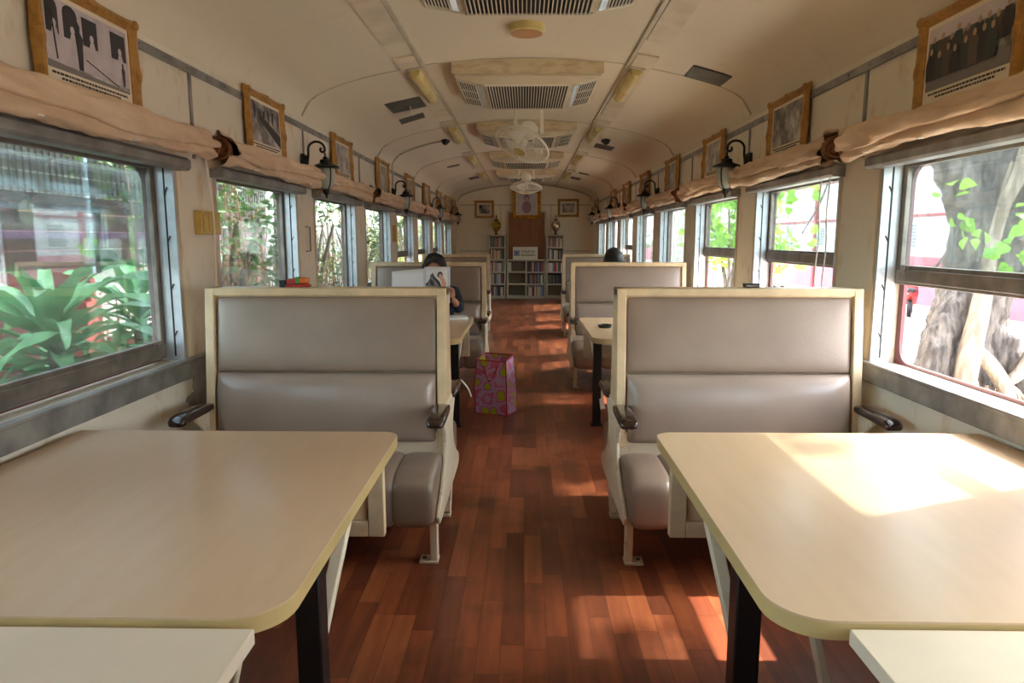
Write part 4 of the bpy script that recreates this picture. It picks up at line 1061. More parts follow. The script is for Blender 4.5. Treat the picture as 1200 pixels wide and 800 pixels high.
def person(label, J, shirt, trousers, hh=.215, head_tilt=(0, 0, 0), hair_r=1.0, hands=None, face_dir=-1, voxel=.0065, longhair=False, longsleeve=False):
    """J: joints in world metres"""
    root = thing('person', label, 'person', (0, 0, 0))
    g = lambda k: tuple(J[k])
    fl = face_dir
    body = [[(g('hip'), .11), (g('belly'), (.125, .095)), (g('chest'), (.145, .10)), (g('neck0'), (.085, .06)), (g('neck1'), .046)],
            [(g('chest'), (.145, .10)), (g('sh_l'), .052), (g('el_l'), .038), (g('wr_l'), .024)],
            [(g('chest'), (.145, .10)), (g('sh_r'), .052), (g('el_r'), .038), (g('wr_r'), .024)],
            [(g('hip'), .11), (g('hp_l'), .085), (g('kn_l'), .055), (g('an_l'), .034), (g('to_l'), .03)],
            [(g('hip'), .11), (g('hp_r'), .085), (g('kn_r'), .055), (g('an_r'), .034), (g('to_r'), .03)]]
    rot = Euler(head_tilt).to_matrix()
    if face_dir > 0: rot = rot @ Matrix.Rotation(PI, 3, 'Z')
    hc = Vector(J['head'])
    parts = [skin_mesh(body), head_mesh(hc, rot, hh)]
    if hands:
        for h in hands: parts.append(skin_mesh(h))
    raw_obj('body', parts, M['skin'], root, voxel)
    # clothes follow the same joints with larger radii
    top = [[(g('hip'), .122), (g('belly'), (.139, .108)), (g('chest'), (.158, .113)), (g('neck0'), (.092, .068))],
           [(g('chest'), (.158, .113)), (g('sh_l'), .066), (tuple(Vector(J['sh_l']).lerp(Vector(J['el_l']), .9)), .055)],
           [(g('chest'), (.158, .113)), (g('sh_r'), .066), (tuple(Vector(J['sh_r']).lerp(Vector(J['el_r']), .9)), .055)]]
    if longsleeve:
        for q_, k_ in ((1, 'l'), (2, 'r')): top[q_] = top[q_][:2] + [(g('el_'+k_), .052), (tuple(Vector(J['el_'+k_]).lerp(Vector(J['wr_'+k_]), .62)), .042)]
    raw_obj('shirt', [skin_mesh(top)], shirt, root, .009, 8)
    low = [[(g('hip'), .124), (g('hp_l'), .098), (g('kn_l'), .07), (tuple(Vector(J['kn_l']).lerp(Vector(J['an_l']), .93)), .05)],
           [(g('hip'), .124), (g('hp_r'), .098), (g('kn_r'), .07), (tuple(Vector(J['kn_r']).lerp(Vector(J['an_r']), .93)), .05)]]
    raw_obj('trousers', [skin_mesh(low)], trousers, root, .009, 8)
    for k in ('l', 'r'):
        a, t_ = Vector(J['an_'+k]), Vector(J['to_'+k]); d = (t_-a); d.z = 0; d.normalize()
        z0 = t_.z - .03
        b = MB(); rings = []
        for q, ww, h_ in ((-.07, .03, .05), (-.05, .038, .075), (.02, .040, .075), (.10, .045, .05), (.155, .038, .036), (.175, .02, .02)):
            p = Vector((a.x, a.y, z0)) + d*q; sd = Vector((-d.y, d.x, 0))
            rings.append([p + sd*ww*math.cos(t2) + Vector((0, 0, h_*.5+h_*.5*math.sin(t2))) for t2 in [2*PI*i/12 for i in range(12)]])
        b.loft(rings); b.build('shoe', M['black'], root, smooth=60)
    # hair: a lumpy cap over the skull, open at the face
    r = random.Random(9); V, F = [], []; n, m = 44, 24
    ph = [r.uniform(0, 6) for _ in range(8)]
    for i in range(m+1):
        for j in range(n):
            u = 2*PI*j/n; front = max(0, math.cos(u))
            lim = (.66 - .385*front**1.3) if not longhair else (.80 - .44*front**1.2)
            th = max(.02, PI*lim*i/m)
            q = 1.10*hair_r + (1 if hair_r > 1.05 else .3)*(.03*math.sin(5*u+ph[0]+4*th) + .03*math.sin(9*u+ph[1]-6*th) + .028*math.sin(13*th+3*u+ph[2]) + .02*math.sin(14*u+ph[3]+11*th))
            if i == m: q *= .93
            p = Vector((math.sin(th)*math.sin(u)*.385*hh, -math.sin(th)*math.cos(u)*.455*hh, math.cos(th)*.52*hh))*q
            V.append(rot @ p + hc)
    for i in range(m):
        for j in range(n): F.append((i*n+j, i*n+(j+1) % n, (i+1)*n+(j+1) % n, (i+1)*n+j))
    o = raw_obj('hair', [(V, F)], M['hair'], root, 0); o.modifiers.new('s', 'SOLIDIFY').thickness = .008; o.modifiers.new('d', 'SUBSURF').render_levels = 1
    for s_ in (-1, 1):
        p = rot @ Vector((s_*.135*hh, -.375*hh, .012*hh)) + hc
        e = MB(); e.sphere(p, .036*hh, 12, 8); eo = e.build('eye', M['paper'], root)
        p2 = rot @ Vector((s_*.135*hh, -.402*hh, .012*hh)) + hc; e = MB(); e.sphere(p2, .017*hh, 8, 6); e.build('iris', M['black'], eo)
        bm_ = MB(); bm_.tube([rot @ Vector((s_*(.06+.14*i/5)*hh, (-.425+.03*(i/5)**2)*hh, (.085+.03*math.sin(PI*i/5))*hh)) + hc for i in range(6)], .011*hh, 6); bm_.build('eyebrow', M['hair'], root)
    b = MB(); b.tube([rot @ Vector((.075*hh*(i-4)/4, (-.455+.03*((i-4)/4)**2)*hh, (-.255+.010*((i-4)/4)**2)*hh)) + hc for i in range(9)], .010*hh, 6); b.build('lips', pm('lip_skin', (158, 92, 84), .5), root)
    return root
# reading person, faces the camera, holds an open magazine
cx = -.755
J = dict(hip=(cx, 5.93, .465), belly=(cx, 5.945, .58), chest=(cx, 5.94, .72), neck0=(cx, 5.93, .84), neck1=(cx, 5.91, .90), head=(cx, 5.885, .995),
         sh_l=(cx+.165, 5.92, .80), el_l=(cx+.215, 5.74, .675), wr_l=(cx+.185, 5.575, .775), sh_r=(cx-.165, 5.92, .80), el_r=(cx-.24, 5.74, .675), wr_r=(cx-.285, 5.575, .775),
         hp_l=(cx+.085, 5.87, .455), kn_l=(cx+.10, 5.56, .46), an_l=(cx+.10, 5.60, .09), to_l=(cx+.10, 5.52, .03), hp_r=(cx-.085, 5.87, .455), kn_r=(cx-.10, 5.56, .46), an_r=(cx-.10, 5.60, .09), to_r=(cx-.10, 5.52, .03))
hl = hand_chains(J['wr_l'], J['el_l'], (-.15, -.35, .9), (.1, .9, .3), (-.75, -.65, .2), .9)
hr = hand_chains(J['wr_r'], J['el_r'], (.15, -.35, .9), (-.1, .9, .3), (.75, -.65, .2), .9)
hl = hand_chains((J['wr_l']), None, (-.1, -.25, .95), (-.7, .7, 0), (-.8, -.5, .1), .9)
hr = hand_chains((J['wr_r']), None, (.1, -.25, .95), (.7, .7, 0), (.8, -.5, .1), .9)
person('person with curly black hair reading behind a raised open magazine, wearing dark navy top', J, M['navy'], M['trouser'], hh=.212, head_tilt=(math.radians(9), 0, 0), hair_r=1.17, longsleeve=True, hands=[hl, hr])
# the magazine
t = thing('magazine', 'open magazine with a horse and woman on its cover held up by the reading person', 'magazine', (-.80, 5.545, .745))
t.rotation_euler = (math.radians(-7), 0, 0)
for sgn, ln, nm_ in ((1, .205, 'front_cover'), (-1, .265, 'back_cover')):
    hgt = .288 if sgn > 0 else .275
    b = MB(); b.grid(lambda u, v: (sgn*ln*u, -.018*math.sin(PI*u)+(.04 if sgn < 0 else .01)*u - (.02*u*(1-v) if sgn < 0 else 0), hgt*v - (.02*u*v if sgn < 0 else 0)), 14, 6)
    o = b.build(nm_, M['paper'], t, smooth=60); o.modifiers.new('s', 'SOLIDIFY').thickness = .004
    if sgn > 0: cover = o
yc = lambda x: -.018*math.sin(PI*min(x/.205, 1))+.01*x/.205-.0035
def flat(poly, dy, mat, name):
    b = MB(); b.add([(x, yc(x)-dy, z) for x, z in poly] + [(x, yc(x)-dy+.0004, z) for x, z in poly], [tuple(range(len(poly)))] + [(i, (i+1) % len(poly), (i+1) % len(poly)+len(poly), i+len(poly)) for i in range(len(poly))]); return b.build(name, mat, cover, smooth=0)
flat([(.002, .002), (.2, .002), (.2, .285), (.002, .285)], .0003, pm('pale_blue_cover_ink', (190, 200, 214), .4), 'cover_print')
flat([(.012, .155), (.03, .165), (.05, .20), (.055, .235), (.062, .222), (.07, .245), (.078, .222), (.095, .20), (.125, .17), (.14, .13), (.14, .10), (.06, .10), (.055, .135), (.038, .12), (.02, .125)], .0008, M['ink'], 'horse_print')
flat([(.02, .135), (.04, .165), (.058, .205), (.066, .215), (.075, .19), (.10, .17), (.12, .135), (.12, .108), (.07, .108), (.06, .14), (.036, .125)], .0011, M['ink_grey'], 'blaze_print')
flat([(.105, .215), (.112, .24), (.13, .252), (.147, .24), (.15, .22), (.14, .2), (.12, .2)], .0014, M['ink'], 'hair_print')
flat([(.118, .222), (.132, .236), (.142, .222), (.16, .195), (.178, .16), (.17, .11), (.14, .11), (.138, .17), (.122, .2)], .0018, pm('flesh_ink', (212, 156, 140), .5), 'woman_print')
# person seen from behind on the second right bench
cx = .822
J = dict(hip=(cx, 6.42, .47), belly=(cx, 6.44, .60), chest=(cx, 6.46, .76), neck0=(cx, 6.49, .89), neck1=(cx, 6.51, .95), head=(cx, 6.53, 1.05),
         sh_l=(cx-.175, 6.48, .85), el_l=(cx-.21, 6.56, .64), wr_l=(cx-.12, 6.74, .58), sh_r=(cx+.175, 6.48, .85), el_r=(cx+.21, 6.56, .64), wr_r=(cx+.12, 6.74, .58),
         hp_l=(cx-.09, 6.50, .46), kn_l=(cx-.10, 6.82, .46), an_l=(cx-.10, 6.80, .09), to_l=(cx-.10, 6.90, .03), hp_r=(cx+.09, 6.50, .46), kn_r=(cx+.10, 6.82, .46), an_r=(cx+.10, 6.80, .09), to_r=(cx+.10, 6.90, .03))
hl = hand_chains(J['wr_l'], None, (.35, .9, -.2), (.8, -.3, .3), (.1, .3, -.9), .95); hr = hand_chains(J['wr_r'], None, (-.35, .9, -.2), (-.8, -.3, .3), (-.1, .3, -.9), .95)
person('person with short black hair seen from behind over the second right bench', J, M['navy'], M['trouser'], hh=.22, head_tilt=(math.radians(-8), 0, math.radians(-14)), hands=[hl, hr], face_dir=1, longsleeve=True)

# ------------------------------------------------------------------ outdoors
GZ = -.80
struct(MB().box(1.9, 60, -30, 80, GZ-.1, GZ).build('ground_paving', M['ground'], smooth=0))
struct(MB().box(-60, 1.9, -30, 80, GZ-.12, GZ-.01).build('ground_garden', M['soil'], smooth=0))
def leafshape(b, p, d, n_, s, heart=True, r=R):
    d = Vector(d).normalized(); n_ = Vector(n_); x = d.cross(n_)
    if x.length < 1e-4: x = d.orthogonal()
    x.normalize(); n_ = x.cross(d); p = Vector(p)
    if heart: pts = [(0, .02, 0), (.42, .10, .03), (.52, .38, .06), (.30, .72, .03), (0, 1.12, -.12), (-.30, .72, .03), (-.52, .38, .06), (-.42, .10, .03)]
    else: pts = [(0, 0, 0), (.22, .3, .05), (.2, .65, .03), (0, 1, -.08), (-.2, .65, .03), (-.22, .3, .05)]
    m_ = len(pts)//2
    vs = [p + x*a*s + d*bb*s + n_*c*s for a, bb, c in pts]
    b.add(vs, [tuple(range(0, m_+1)), tuple([m_]+list(range(m_+1, len(pts)))+[0])])
def cluster(b, c, rad, n, s, heart=True, r=R, down=.6):
    for _ in range(n):
        v = Vector((r.gauss(0, 1), r.gauss(0, 1), r.gauss(0, 1))); v = v.normalized()*r.random()**.5
        p = Vector(c) + Vector((v.x*rad[0], v.y*rad[1], v.z*rad[2]))
        leafshape(b, p, (r.uniform(-1, 1), r.uniform(-1, 1), -down+r.uniform(-.6, .6)), (r.uniform(-1, 1), r.uniform(-1, 1), r.uniform(-.2, 1)), s*r.uniform(.7, 1.2), heart)
def remesh(o, v, it=4):
    m = o.modifiers.new('r', 'REMESH'); m.mode = 'VOXEL'; m.voxel_size = v; m.use_smooth_shade = True
    s_ = o.modifiers.new('s', 'SMOOTH'); s_.iterations = it; return o
def ipol(pts, rs, n=6):
    out, ro = [], []
    P_ = [Vector(p) for p in pts]
    for i in range(len(P_)-1):
        p0 = P_[max(i-1, 0)]; p1 = P_[i]; p2 = P_[i+1]; p3 = P_[min(i+2, len(P_)-1)]
        for j in range(n):
            t_ = j/n
            out.append(.5*((2*p1)+(p2-p0)*t_+(2*p0-5*p1+4*p2-p3)*t_*t_+(3*p1-p0-3*p2+p3)*t_**3)); ro.append(rs[i]+(rs[i+1]-rs[i])*t_)
    out.append(P_[-1]); ro.append(rs[-1]); return out, ro
t = thing('fig_tree', 'big grey fig tree with pale aerial roots outside the nearest right window', 'tree', (3.05, 4.9, GZ))
t0 = Vector((3.05, 4.9, GZ))
def stem(b, pts, rs, n=12):
    p, r_ = ipol(pts, rs); b.tube([q - t0 for q in p], r_, n)
b = MB()
stem(b, [(3.02, 4.95, GZ-.1), (3.0, 4.95, -.2), (3.08, 4.95, .5), (3.2, 4.98, 1.1), (3.38, 5.0, 1.9), (3.6, 5.1, 3.2), (3.9, 5.3, 5.0)], [.40, .28, .24, .23, .28, .26, .18], 18)
stem(b, [(3.22, 4.95, .8), (3.14, 4.93, 1.2), (3.02, 4.95, 1.6), (2.84, 5.0, 2.1), (2.5, 5.2, 3.2), (2.3, 5.6, 4.6)], [.16, .16, .155, .15, .13, .10], 16)
stem(b, [(3.05, 4.85, 1.0), (2.84, 4.75, .65), (2.72, 4.7, .25), (2.66, 4.68, -.2), (2.58, 4.65, GZ-.1)], [.07, .10, .12, .12, .17], 14)
stem(b, [(3.3, 4.9, 1.0), (3.5, 4.8, 1.8), (3.75, 4.6, 3.0), (4.2, 4.2, 4.6)], [.18, .20, .18, .12], 14)
stem(b, [(3.25, 4.8, .6), (3.42, 4.7, .1), (3.5, 4.65, -.4), (3.6, 4.6, GZ-.1)], [.08, .10, .11, .15], 12)
o = remesh(b.build('trunk', M['trunk'], t, smooth=80), .028, 3)
tx = bpy.data.textures.new('bark', 'CLOUDS'); tx.noise_scale = .09
dm = o.modifiers.new('d', 'DISPLACE'); dm.texture = tx; dm.strength = .075; dm.mid_level = .5
b = MB()
stem(b, [(3.16, 4.72, 1.75), (3.06, 4.68, 1.2), (2.99, 4.63, .80), (2.90, 4.56, .45), (2.86, 4.52, 0), (2.84, 4.5, GZ)], [.012, .04, .06, .07, .055, .07], 10)
stem(b, [(2.93, 4.58, .55), (3.06, 4.56, .42), (3.18, 4.56, .22), (3.24, 4.56, -.1), (3.22, 4.52, GZ)], [.045, .05, .05, .05, .06], 10)
stem(b, [(3.18, 4.60, .30), (3.30, 4.60, .42), (3.42, 4.66, .70), (3.40, 4.7, 1.1)], [.03, .045, .05, .04], 10)
stem(b, [(3.28, 4.66, 2.2), (3.20, 4.66, 1.75), (3.10, 4.66, 1.45), (3.06, 4.68, 1.1)], [.055, .05, .035, .02], 10)
stem(b, [(3.42, 4.66, 2.2), (3.34, 4.66, 1.7), (3.22, 4.64, 1.35)], [.05, .04, .02], 10)
for i in range(7):
    x = 2.92+.07*i; stem(b, [(x, 4.60, .35-.03*i), (x+.02*math.sin(i), 4.57, .1), (x-.02, 4.56, -.2), (x+.03, 4.55, GZ)], [.012, .02, .018, .02], 8)
for i in range(6):
    x = 3.05+.05*i; stem(b, [(x, 4.58, .38-.04*i), (x+.1, 4.53, .34-.05*i), (x+.2, 4.53, .2-.03*i)], [.006, .009, .006], 6)
b.build('aerial_roots', M['root'], t, smooth=80)
b = MB(); r = random.Random(5)
for c, n_ in (((2.62, 4.3, 1.36), 5), ((2.55, 4.35, 1.55), 4), ((2.80, 4.1, 1.18), 12), ((2.84, 4.05, 1.36), 8), ((2.75, 4.4, 1.28), 5), ((2.52, 4.9, 1.80), 5)): cluster(b, [a - q for a, q in zip(c, t0)], (.13, .12, .09), n_, .075, r=r)
for c, n_ in (((2.40, 6.9, 1.72), 14), ((2.50, 7.1, 1.58), 10), ((2.52, 7.2, 1.30), 7), ((2.40, 7.5, 1.9), 16), ((2.68, 7.0, 1.78), 8), ((3.05, 6.6, 1.75), 4), ((2.85, 7.0, 1.28), 3), ((2.75, 7.0, 1.0), 2)): cluster(b, [a - q for a, q in zip(c, t0)], (.18, .25, .16), n_, .105, r=r)
b.build('hanging_leaves', M['leaf_bright'], t, smooth=0)
b = MB()
for pts in ([(2.4, 5.6, 3.2), (2.75, 6.4, 2.4), (2.85, 6.8, 1.75), (2.72, 7.0, 1.3)], [(2.9, 4.8, 1.3), (2.72, 4.4, 1.42), (2.5, 4.3, 1.1), (2.35, 4.4, .95)], [(3.3, 4.7, 1.6), (3.1, 4.2, 1.4), (2.8, 4.05, 1.24)], [(2.3, 5.4, 3.0), (2.4, 6.5, 2.3), (2.4, 7.2, 2.0)]):
    p, r_ = ipol(pts, [.014, .011, .009, .006][:len(pts)]); b.tube([q - t0 for q in p], r_, 6)
for pts in ([(2.5, 5.3, 3.0), (3.6, 5.6, 4.2), (4.8, 6.2, 5.0)], [(3.8, 5.2, 4.5), (4.6, 3.8, 5.2), (5.2, 3.0, 5.4)], [(4.2, 4.2, 4.6), (5.0, 5.2, 5.4), (5.6, 7, 5.6)], [(2.2, 5.6, 4.6), (3.2, 7.4, 5.2), (4.2, 9, 5.4)]):
    p, r_ = ipol(pts, [.09, .06, .03]); b.tube([q - t0 for q in p], r_, 8)
b.build('branch', M['trunk'], t, smooth=80)
b = MB(); r = random.Random(21)
for i in range(52):
    c = (r.uniform(3.0, 6.4), r.uniform(1.6, 8.6), r.uniform(3.5, 6.0)); tt = (c[2]-.64)/1.1
    if .45 < c[0]-tt < 1.5 and 1.2 < c[1]-.41*tt < 2.45 and i % 5: continue
    cluster(b, [a - q for a, q in zip(c, t0)], (.55, .6, .35), 34, .14, r=r)
b.build('crown', M['leaf_canopy'], t, smooth=0)
def small_tree(label, x, y, h, rad, nclump, nleaf, mat, s, seed, heart=False, name='tree', z0=GZ, low=.25, trunk=True):
    r = random.Random(seed); t = thing(name, label, 'shrub' if name == 'shrub' else 'tree', (x, y, z0))
    b = MB()
    for i in range(5):
        a = r.uniform(0, 6.28); p, rr_ = ipol([(0, 0, -.05), (.1*math.cos(a), .1*math.sin(a), h*.4), (rad*.5*math.cos(a), rad*.5*math.sin(a), h*.75)], [.05, .035, .012]); b.tube(p, rr_, 7)
    b.build('stem', M['trunk'], t, smooth=70)
    b = MB()
    for i in range(nclump):
        a = r.uniform(0, 6.28); q = rad*r.random()**.5; z = h*r.uniform(low, 1.)
        cluster(b, (q*math.cos(a), q*math.sin(a), z), (rad*.35, rad*.35, h*.12), nleaf, s, heart, r, .3)
    b.build('foliage', mat, t, smooth=0)
    return t
small_tree('yellow-green leafy tree outside the third right window', 3.75, 12.9, 3.4, .95, 34, 42, M['leaf_bright'], .12, 31, True, low=.5)
small_tree('green tree far beyond the paving outside the third right window', 6.3, 28, 4.2, 1.6, 40, 40, M['leaf_canopy'], .2, 32, True, low=.3)
t = thing('board_fence', 'weathered pale vertical board screen outside the far right windows', 'fence', (4.6, 14, GZ))
b = MB(); r = random.Random(8); y = -.2
while y < 9: wd = r.uniform(.12, .2); b.box(-.012+r.uniform(-.01, .01), .012, y, y+wd-.012, 0, 2.9+r.uniform(-.05, .05)); y += wd
b.build('boards', pm('weathered_pale_boards', (206, 196, 184), .8, c2=(160, 140, 124), vscale=4, stretch=(1,4,.4)), t, smooth=0)
MB().box(.012, .06, -.2, 9, .5, .58).box(.012, .06, -.2, 9, 2.4, 2.48).build('rail', M['trunk'], t)
# pink and white building across the paving
t = thing('station_building', 'white building with pink base wall across the sunny paving on the right', 'building', (12.5, 20, GZ))
MB().box(0, 6, -22, 55, 1.5, 6.0).build('upper_wall', M['white_wall'], t, smooth=0)
MB().box(-.04, 6, -22, 55, 0, 1.5).build('base_wall', M['pink'], t, smooth=0)
b = MB(); b.box(-.07, 0, -22, 55, 2.75, 2.83); b.box(-.07, 0, -22, 55, 4.3, 4.42)
b.build('trim_band', M['red_line'], t, smooth=0)
for i in range(10):
    y0 = -18+i*3.45
    w_ = MB().box(-.05, .0, y0, y0+1.0, 1.75, 2.55).build('window', M['white_plastic'], t, smooth=0)
    b = MB()
    for j in range(7): b.box(-.065, -.05, y0+.06, y0+.94, 1.80+j*.105, 1.88+j*.105)
    b.build('louvre', M['louvre'], w_, smooth=0)
for i in range(9):
    MB().box(-.10, .0, -19.5+i*6, -19.3+i*6, 0, 4.3).build('pilaster', M['red_line'], t, smooth=0)
MB().box(-1.2, 7, -23, 56, 6.0, 6.2).build('roof', M['red_line'], t, smooth=0)
# scooter
t = thing('scooter', 'red scooter parked on the paving, seen through the nearest right window', 'scooter', (10.5, 19.2, GZ), math.radians(-30))
b = MB(); b.T = Matrix.Translation((0, .55, .24)) @ Matrix.Rotation(PI/2, 4, 'Y'); b.lathe([(.1, -.05), (.22, -.05), (.24, -.02), (.24, .02), (.22, .05), (.1, .05)], 20); b.build('wheel', M['black'], t)
b = MB(); b.T = Matrix.Translation((0, -.55, .24)) @ Matrix.Rotation(PI/2, 4, 'Y'); b.lathe([(.1, -.05), (.22, -.05), (.24, -.02), (.24, .02), (.22, .05), (.1, .05)], 20); b.build('wheel', M['black'], t)
b = MB(); b.loft([[(w*math.cos(a), y, z+h_*math.sin(a)) for a in [2*PI*i/12 for i in range(12)]] for y, w, z, h_ in ((-.85, .04, .62, .05), (-.6, .16, .58, .14), (-.2, .17, .5, .16), (0, .14, .34, .06), (.3, .14, .32, .05), (.42, .17, .6, .3), (.5, .13, .85, .12), (.55, .05, .9, .05))]); b.build('body', M['red'], t, smooth=60)
b = MB(); b.loft([[(w*math.cos(a), y, .70+.06*math.sin(a)) for a in [2*PI*i/12 for i in range(12)]] for y, w in ((-.8, .07), (-.6, .15), (-.2, .15), (-.05, .08))]); b.build('seat', M['black'], t, smooth=60)
b = MB(); b.tube([(-.33, .38, 1.0), (-.15, .45, .95), (.15, .45, .95), (.33, .38, 1.0)], .018, 8); b.tube([(0, .55, .24), (0, .48, .95)], .03, 8); b.build('handlebar', M['black'], t)
b = MB(); b.sphere((0, .56, .86), (.09, .06, .08), 12, 8); b.build('headlamp', M['frost'], t)
# seated man far off on a concrete bench
t = thing('garden_bench', 'concrete bench on the sunny paving with a seated person on it', 'bench', (7.75, 21.5, GZ))
MB().box(-.6, .6, -.2, .2, .36, .44).build('seat', M['white_wall'], t, bevel=.01); MB().box(-.5, -.4, -.16, .16, 0, .36).build('leg', M['white_wall'], t); MB().box(.4, .5, -.16, .16, 0, .36).build('leg', M['white_wall'], t)
cx = 7.75; q = GZ
J = {k: (cx+a, 21.5+b_, q+c) for k, (a, b_, c) in dict(hip=(0, 0, .54), belly=(0, .01, .68), chest=(0, 0, .86), neck0=(0, -.01, 1.0), neck1=(0, -.03, 1.06), head=(0, -.05, 1.17),
     sh_l=(.18, 0, .95), el_l=(.23, -.06, .72), wr_l=(.13, -.24, .64), sh_r=(-.18, 0, .95), el_r=(-.23, -.06, .72), wr_r=(-.13, -.24, .64),
     hp_l=(.09, -.05, .54), kn_l=(.12, -.42, .52), an_l=(.12, -.42, .1), to_l=(.12, -.54, .03), hp_r=(-.09, -.05, .54), kn_r=(-.12, -.42, .52), an_r=(-.12, -.42, .1), to_r=(-.12, -.54, .03)).items()}
person('person in a white shirt sitting outside, seen through the second right window', J, M['paper'], M['trouser'], hh=.23, hands=[hand_chains(J['wr_l'], None, (-.2, -.9, -.1), (-.8, 0, .3), (0, -.3, -.9)), hand_chains(J['wr_r'], None, (.2, -.9, -.1), (.8, 0, .3), (0, -.3, -.9))], voxel=.012)

# left side: big strap-leaved plants, shrubs, a red and white building behind
def strap_plant(label, x, y, z, n, ln, seed, lean=0, group=None):
    r = random.Random(seed); t = thing('strap_leaved_plant', label, 'plant', (x, y, GZ)); zz = z - GZ
    b = MB(); b.tube([(0, 0, -.02), (.02, 0, zz*.5), (0, 0, zz+.05)], [.035, .03, .025], 8)
    for i in range(6): b.tube([(.036*math.cos(k*PI/5), .036*math.sin(k*PI/5), zz*(.15+.14*i)) for k in range(10)], .006, 5, closed=True)
    b.build('cane', M['trunk'], t, smooth=60)
    for i in range(n):
        a = i*2.39996 + r.uniform(-.2, .2); f = i/(n-1); up = 1.25 - 1.45*f + r.uniform(-.1, .1); L_ = ln*(.72+.36*math.sin(PI*min(1, f+.2)))*r.uniform(.88, 1.1); wd = .084*L_/.6*r.uniform(.85, 1.15)
        base = Vector((.02*math.cos(a), .02*math.sin(a), zz + .12*(1-f) - .10*f)); dr = Vector((math.cos(a), math.sin(a), 0)); sd = Vector((-math.sin(a), math.cos(a), 0)); droop = r.uniform(1.0, 1.7); tw = r.uniform(-.5, .5); nv = 12
        spine = [base]; ang = up
        for j in range(nv):
            ang -= droop/nv*(1.4*j/nv+.3); spine.append(spine[-1] + (dr*math.cos(ang)+Vector((0, 0, math.sin(ang))))*(L_/nv))
        rings = []
        for j, p in enumerate(spine):
            u = j/nv; hw_ = wd*.5*(min(1, .25+3.2*u) if u < .25 else 1)*(max(0, 1-((u-.3)/.7)**2.2) if u > .3 else 1)**.8 + .002
            tn = (spine[min(j+1, nv)]-spine[max(j-1, 0)]).normalized(); nn = tn.cross(sd).normalized(); s2 = (sd*math.cos(tw*u)+nn*math.sin(tw*u)); n2 = tn.cross(s2)
            if n2.z < 0: n2 = -n2
            wv = .012*math.sin(u*15+i)
            rings.append([p + s2*hw_*q + n2*(abs(q)**1.5*hw_*.35 + wv*q) for q in (-1, -.5, 0, .5, 1)])
        b = MB(); b.loft(rings, cap=False, ring_closed=False); b.build('leaf', M['leaf_strap'], t, smooth=80)
    return t
strap_plant('largest strap-leaved green plant right outside the nearest left window', -2.36, 3.42, .68, 48, .60, 3)
strap_plant('strap-leaved green plant at the far edge of the nearest left window', -2.45, 4.35, .72, 32, .52, 5)
strap_plant('low strap-leaved green plant at the left edge of the picture', -2.3, 2.75, .42, 24, .55, 9)
strap_plant('low strap-leaved green plant behind the big one, close to the ground', -2.7, 3.9, .25, 22, .6, 12)
strap_plant('low strap-leaved green plant below the far edge of the nearest left window', -2.3, 3.95, .28, 20, .5, 17)
for i, y in enumerate((2.6, 3.6, 4.5)):
    t = thing('planter', 'grey planter trough below the strap-leaved plants, %s' % ['nearest to the camera', 'in the middle', 'farthest along'][i], 'planter', (-2.75, y, GZ), group='planters')
    b = MB(); b.loft([[(-.2, -.4, 0), (.2, -.4, 0), (.2, .4, 0), (-.2, .4, 0)], [(-.26, -.45, .45), (.26, -.45, .45), (.26, .45, .45), (-.26, .45, .45)], [(-.22, -.41, .45), (.22, -.41, .45), (.22, .41, .45), (-.22, .41, .45)], [(-.2, -.39, .38), (.2, -.39, .38), (.2, .39, .38), (-.2, .39, .38)]]); b.build('trough', M['pot'], t, smooth=0)
lab = ['leafy green shrub with bare stems outside the second left window', 'shrub with dry pinkish vines outside the third left window', 'pale sunlit shrub outside the fourth left window', 'green shrub outside the fifth left window', 'pale leafy shrub outside the sixth left window', 'farthest green shrub along the left side of the carriage']
for i, (x, y, h, m_) in enumerate(((-2.9, 6.6, 3.0, 'leaf_bush'), (-3.0, 9.8, 3.0, 'leaf_bush'), (-3.3, 13.8, 3.0, 'leaf_pale'), (-3.4, 17.5, 2.9, 'leaf_bush'), (-3.5, 22, 2.8, 'leaf_pale'), (-3.6, 27, 2.8, 'leaf_bush'))):
    t = small_tree(lab[i], x, y, h, .95, 38, 40, M[m_], .085 if i < 3 else .12, 40+i, False, 'shrub', low=.12)
    r = random.Random(70+i); b = MB()
    for j in range(70):
        a = r.uniform(0, 6.28); q = .9*r.random(); x0, y0 = q*math.cos(a), q*math.sin(a); z0 = r.uniform(.8, h)
        p, rr_ = ipol([(x0, y0, z0), (x0+r.uniform(-.2, .2), y0+r.uniform(-.2, .2), z0*.6), (x0+r.uniform(-.3, .3), y0+r.uniform(-.3, .3), z0*.15)], [.006, .008, .006], 4); b.tube(p, rr_, 5)
    if i in (0, 1, 2):
        for j in range(26):
            a = r.uniform(0, 6.28); q = .95*r.random(); cluster(b, (q*math.cos(a), q*math.sin(a), r.uniform(.5, h*.75)), (.2, .2, .3), 14, .07, False, r, .8)
    b.build('dry_vines', M['dry'], t, smooth=0)
t = thing('station_shed', 'red and white shed with a corrugated grey eave behind the plants on the left', 'building', (-7.0, 14, GZ))
MB().box(-4, 0, -12, 5, 0, 2.75).build('wall', M['maroon'], t, smooth=0)
b = MB(); y = -12
while y < 5:
    b.box(-.02, .05, y, y+.07, 2.7, 3.9); b.box(-.03, .02, y+.07, y+.14, 2.7, 3.9); y += .14
b.build('corrugated_eave', M['corrugated'], t, smooth=0)
for y0, y1 in ((-2.95, -1.95), (-1.4, -.55), (1.2, 2.4)):
    p_ = MB().box(0, .04, y0, y1, .5, 2.05).build('white_panel', M['white_wall'], t, smooth=0)
    MB().box(.04, .06, y0+.1, y1-.1, 1.3, 1.9).build('pane', M['frost'], p_, smooth=0)
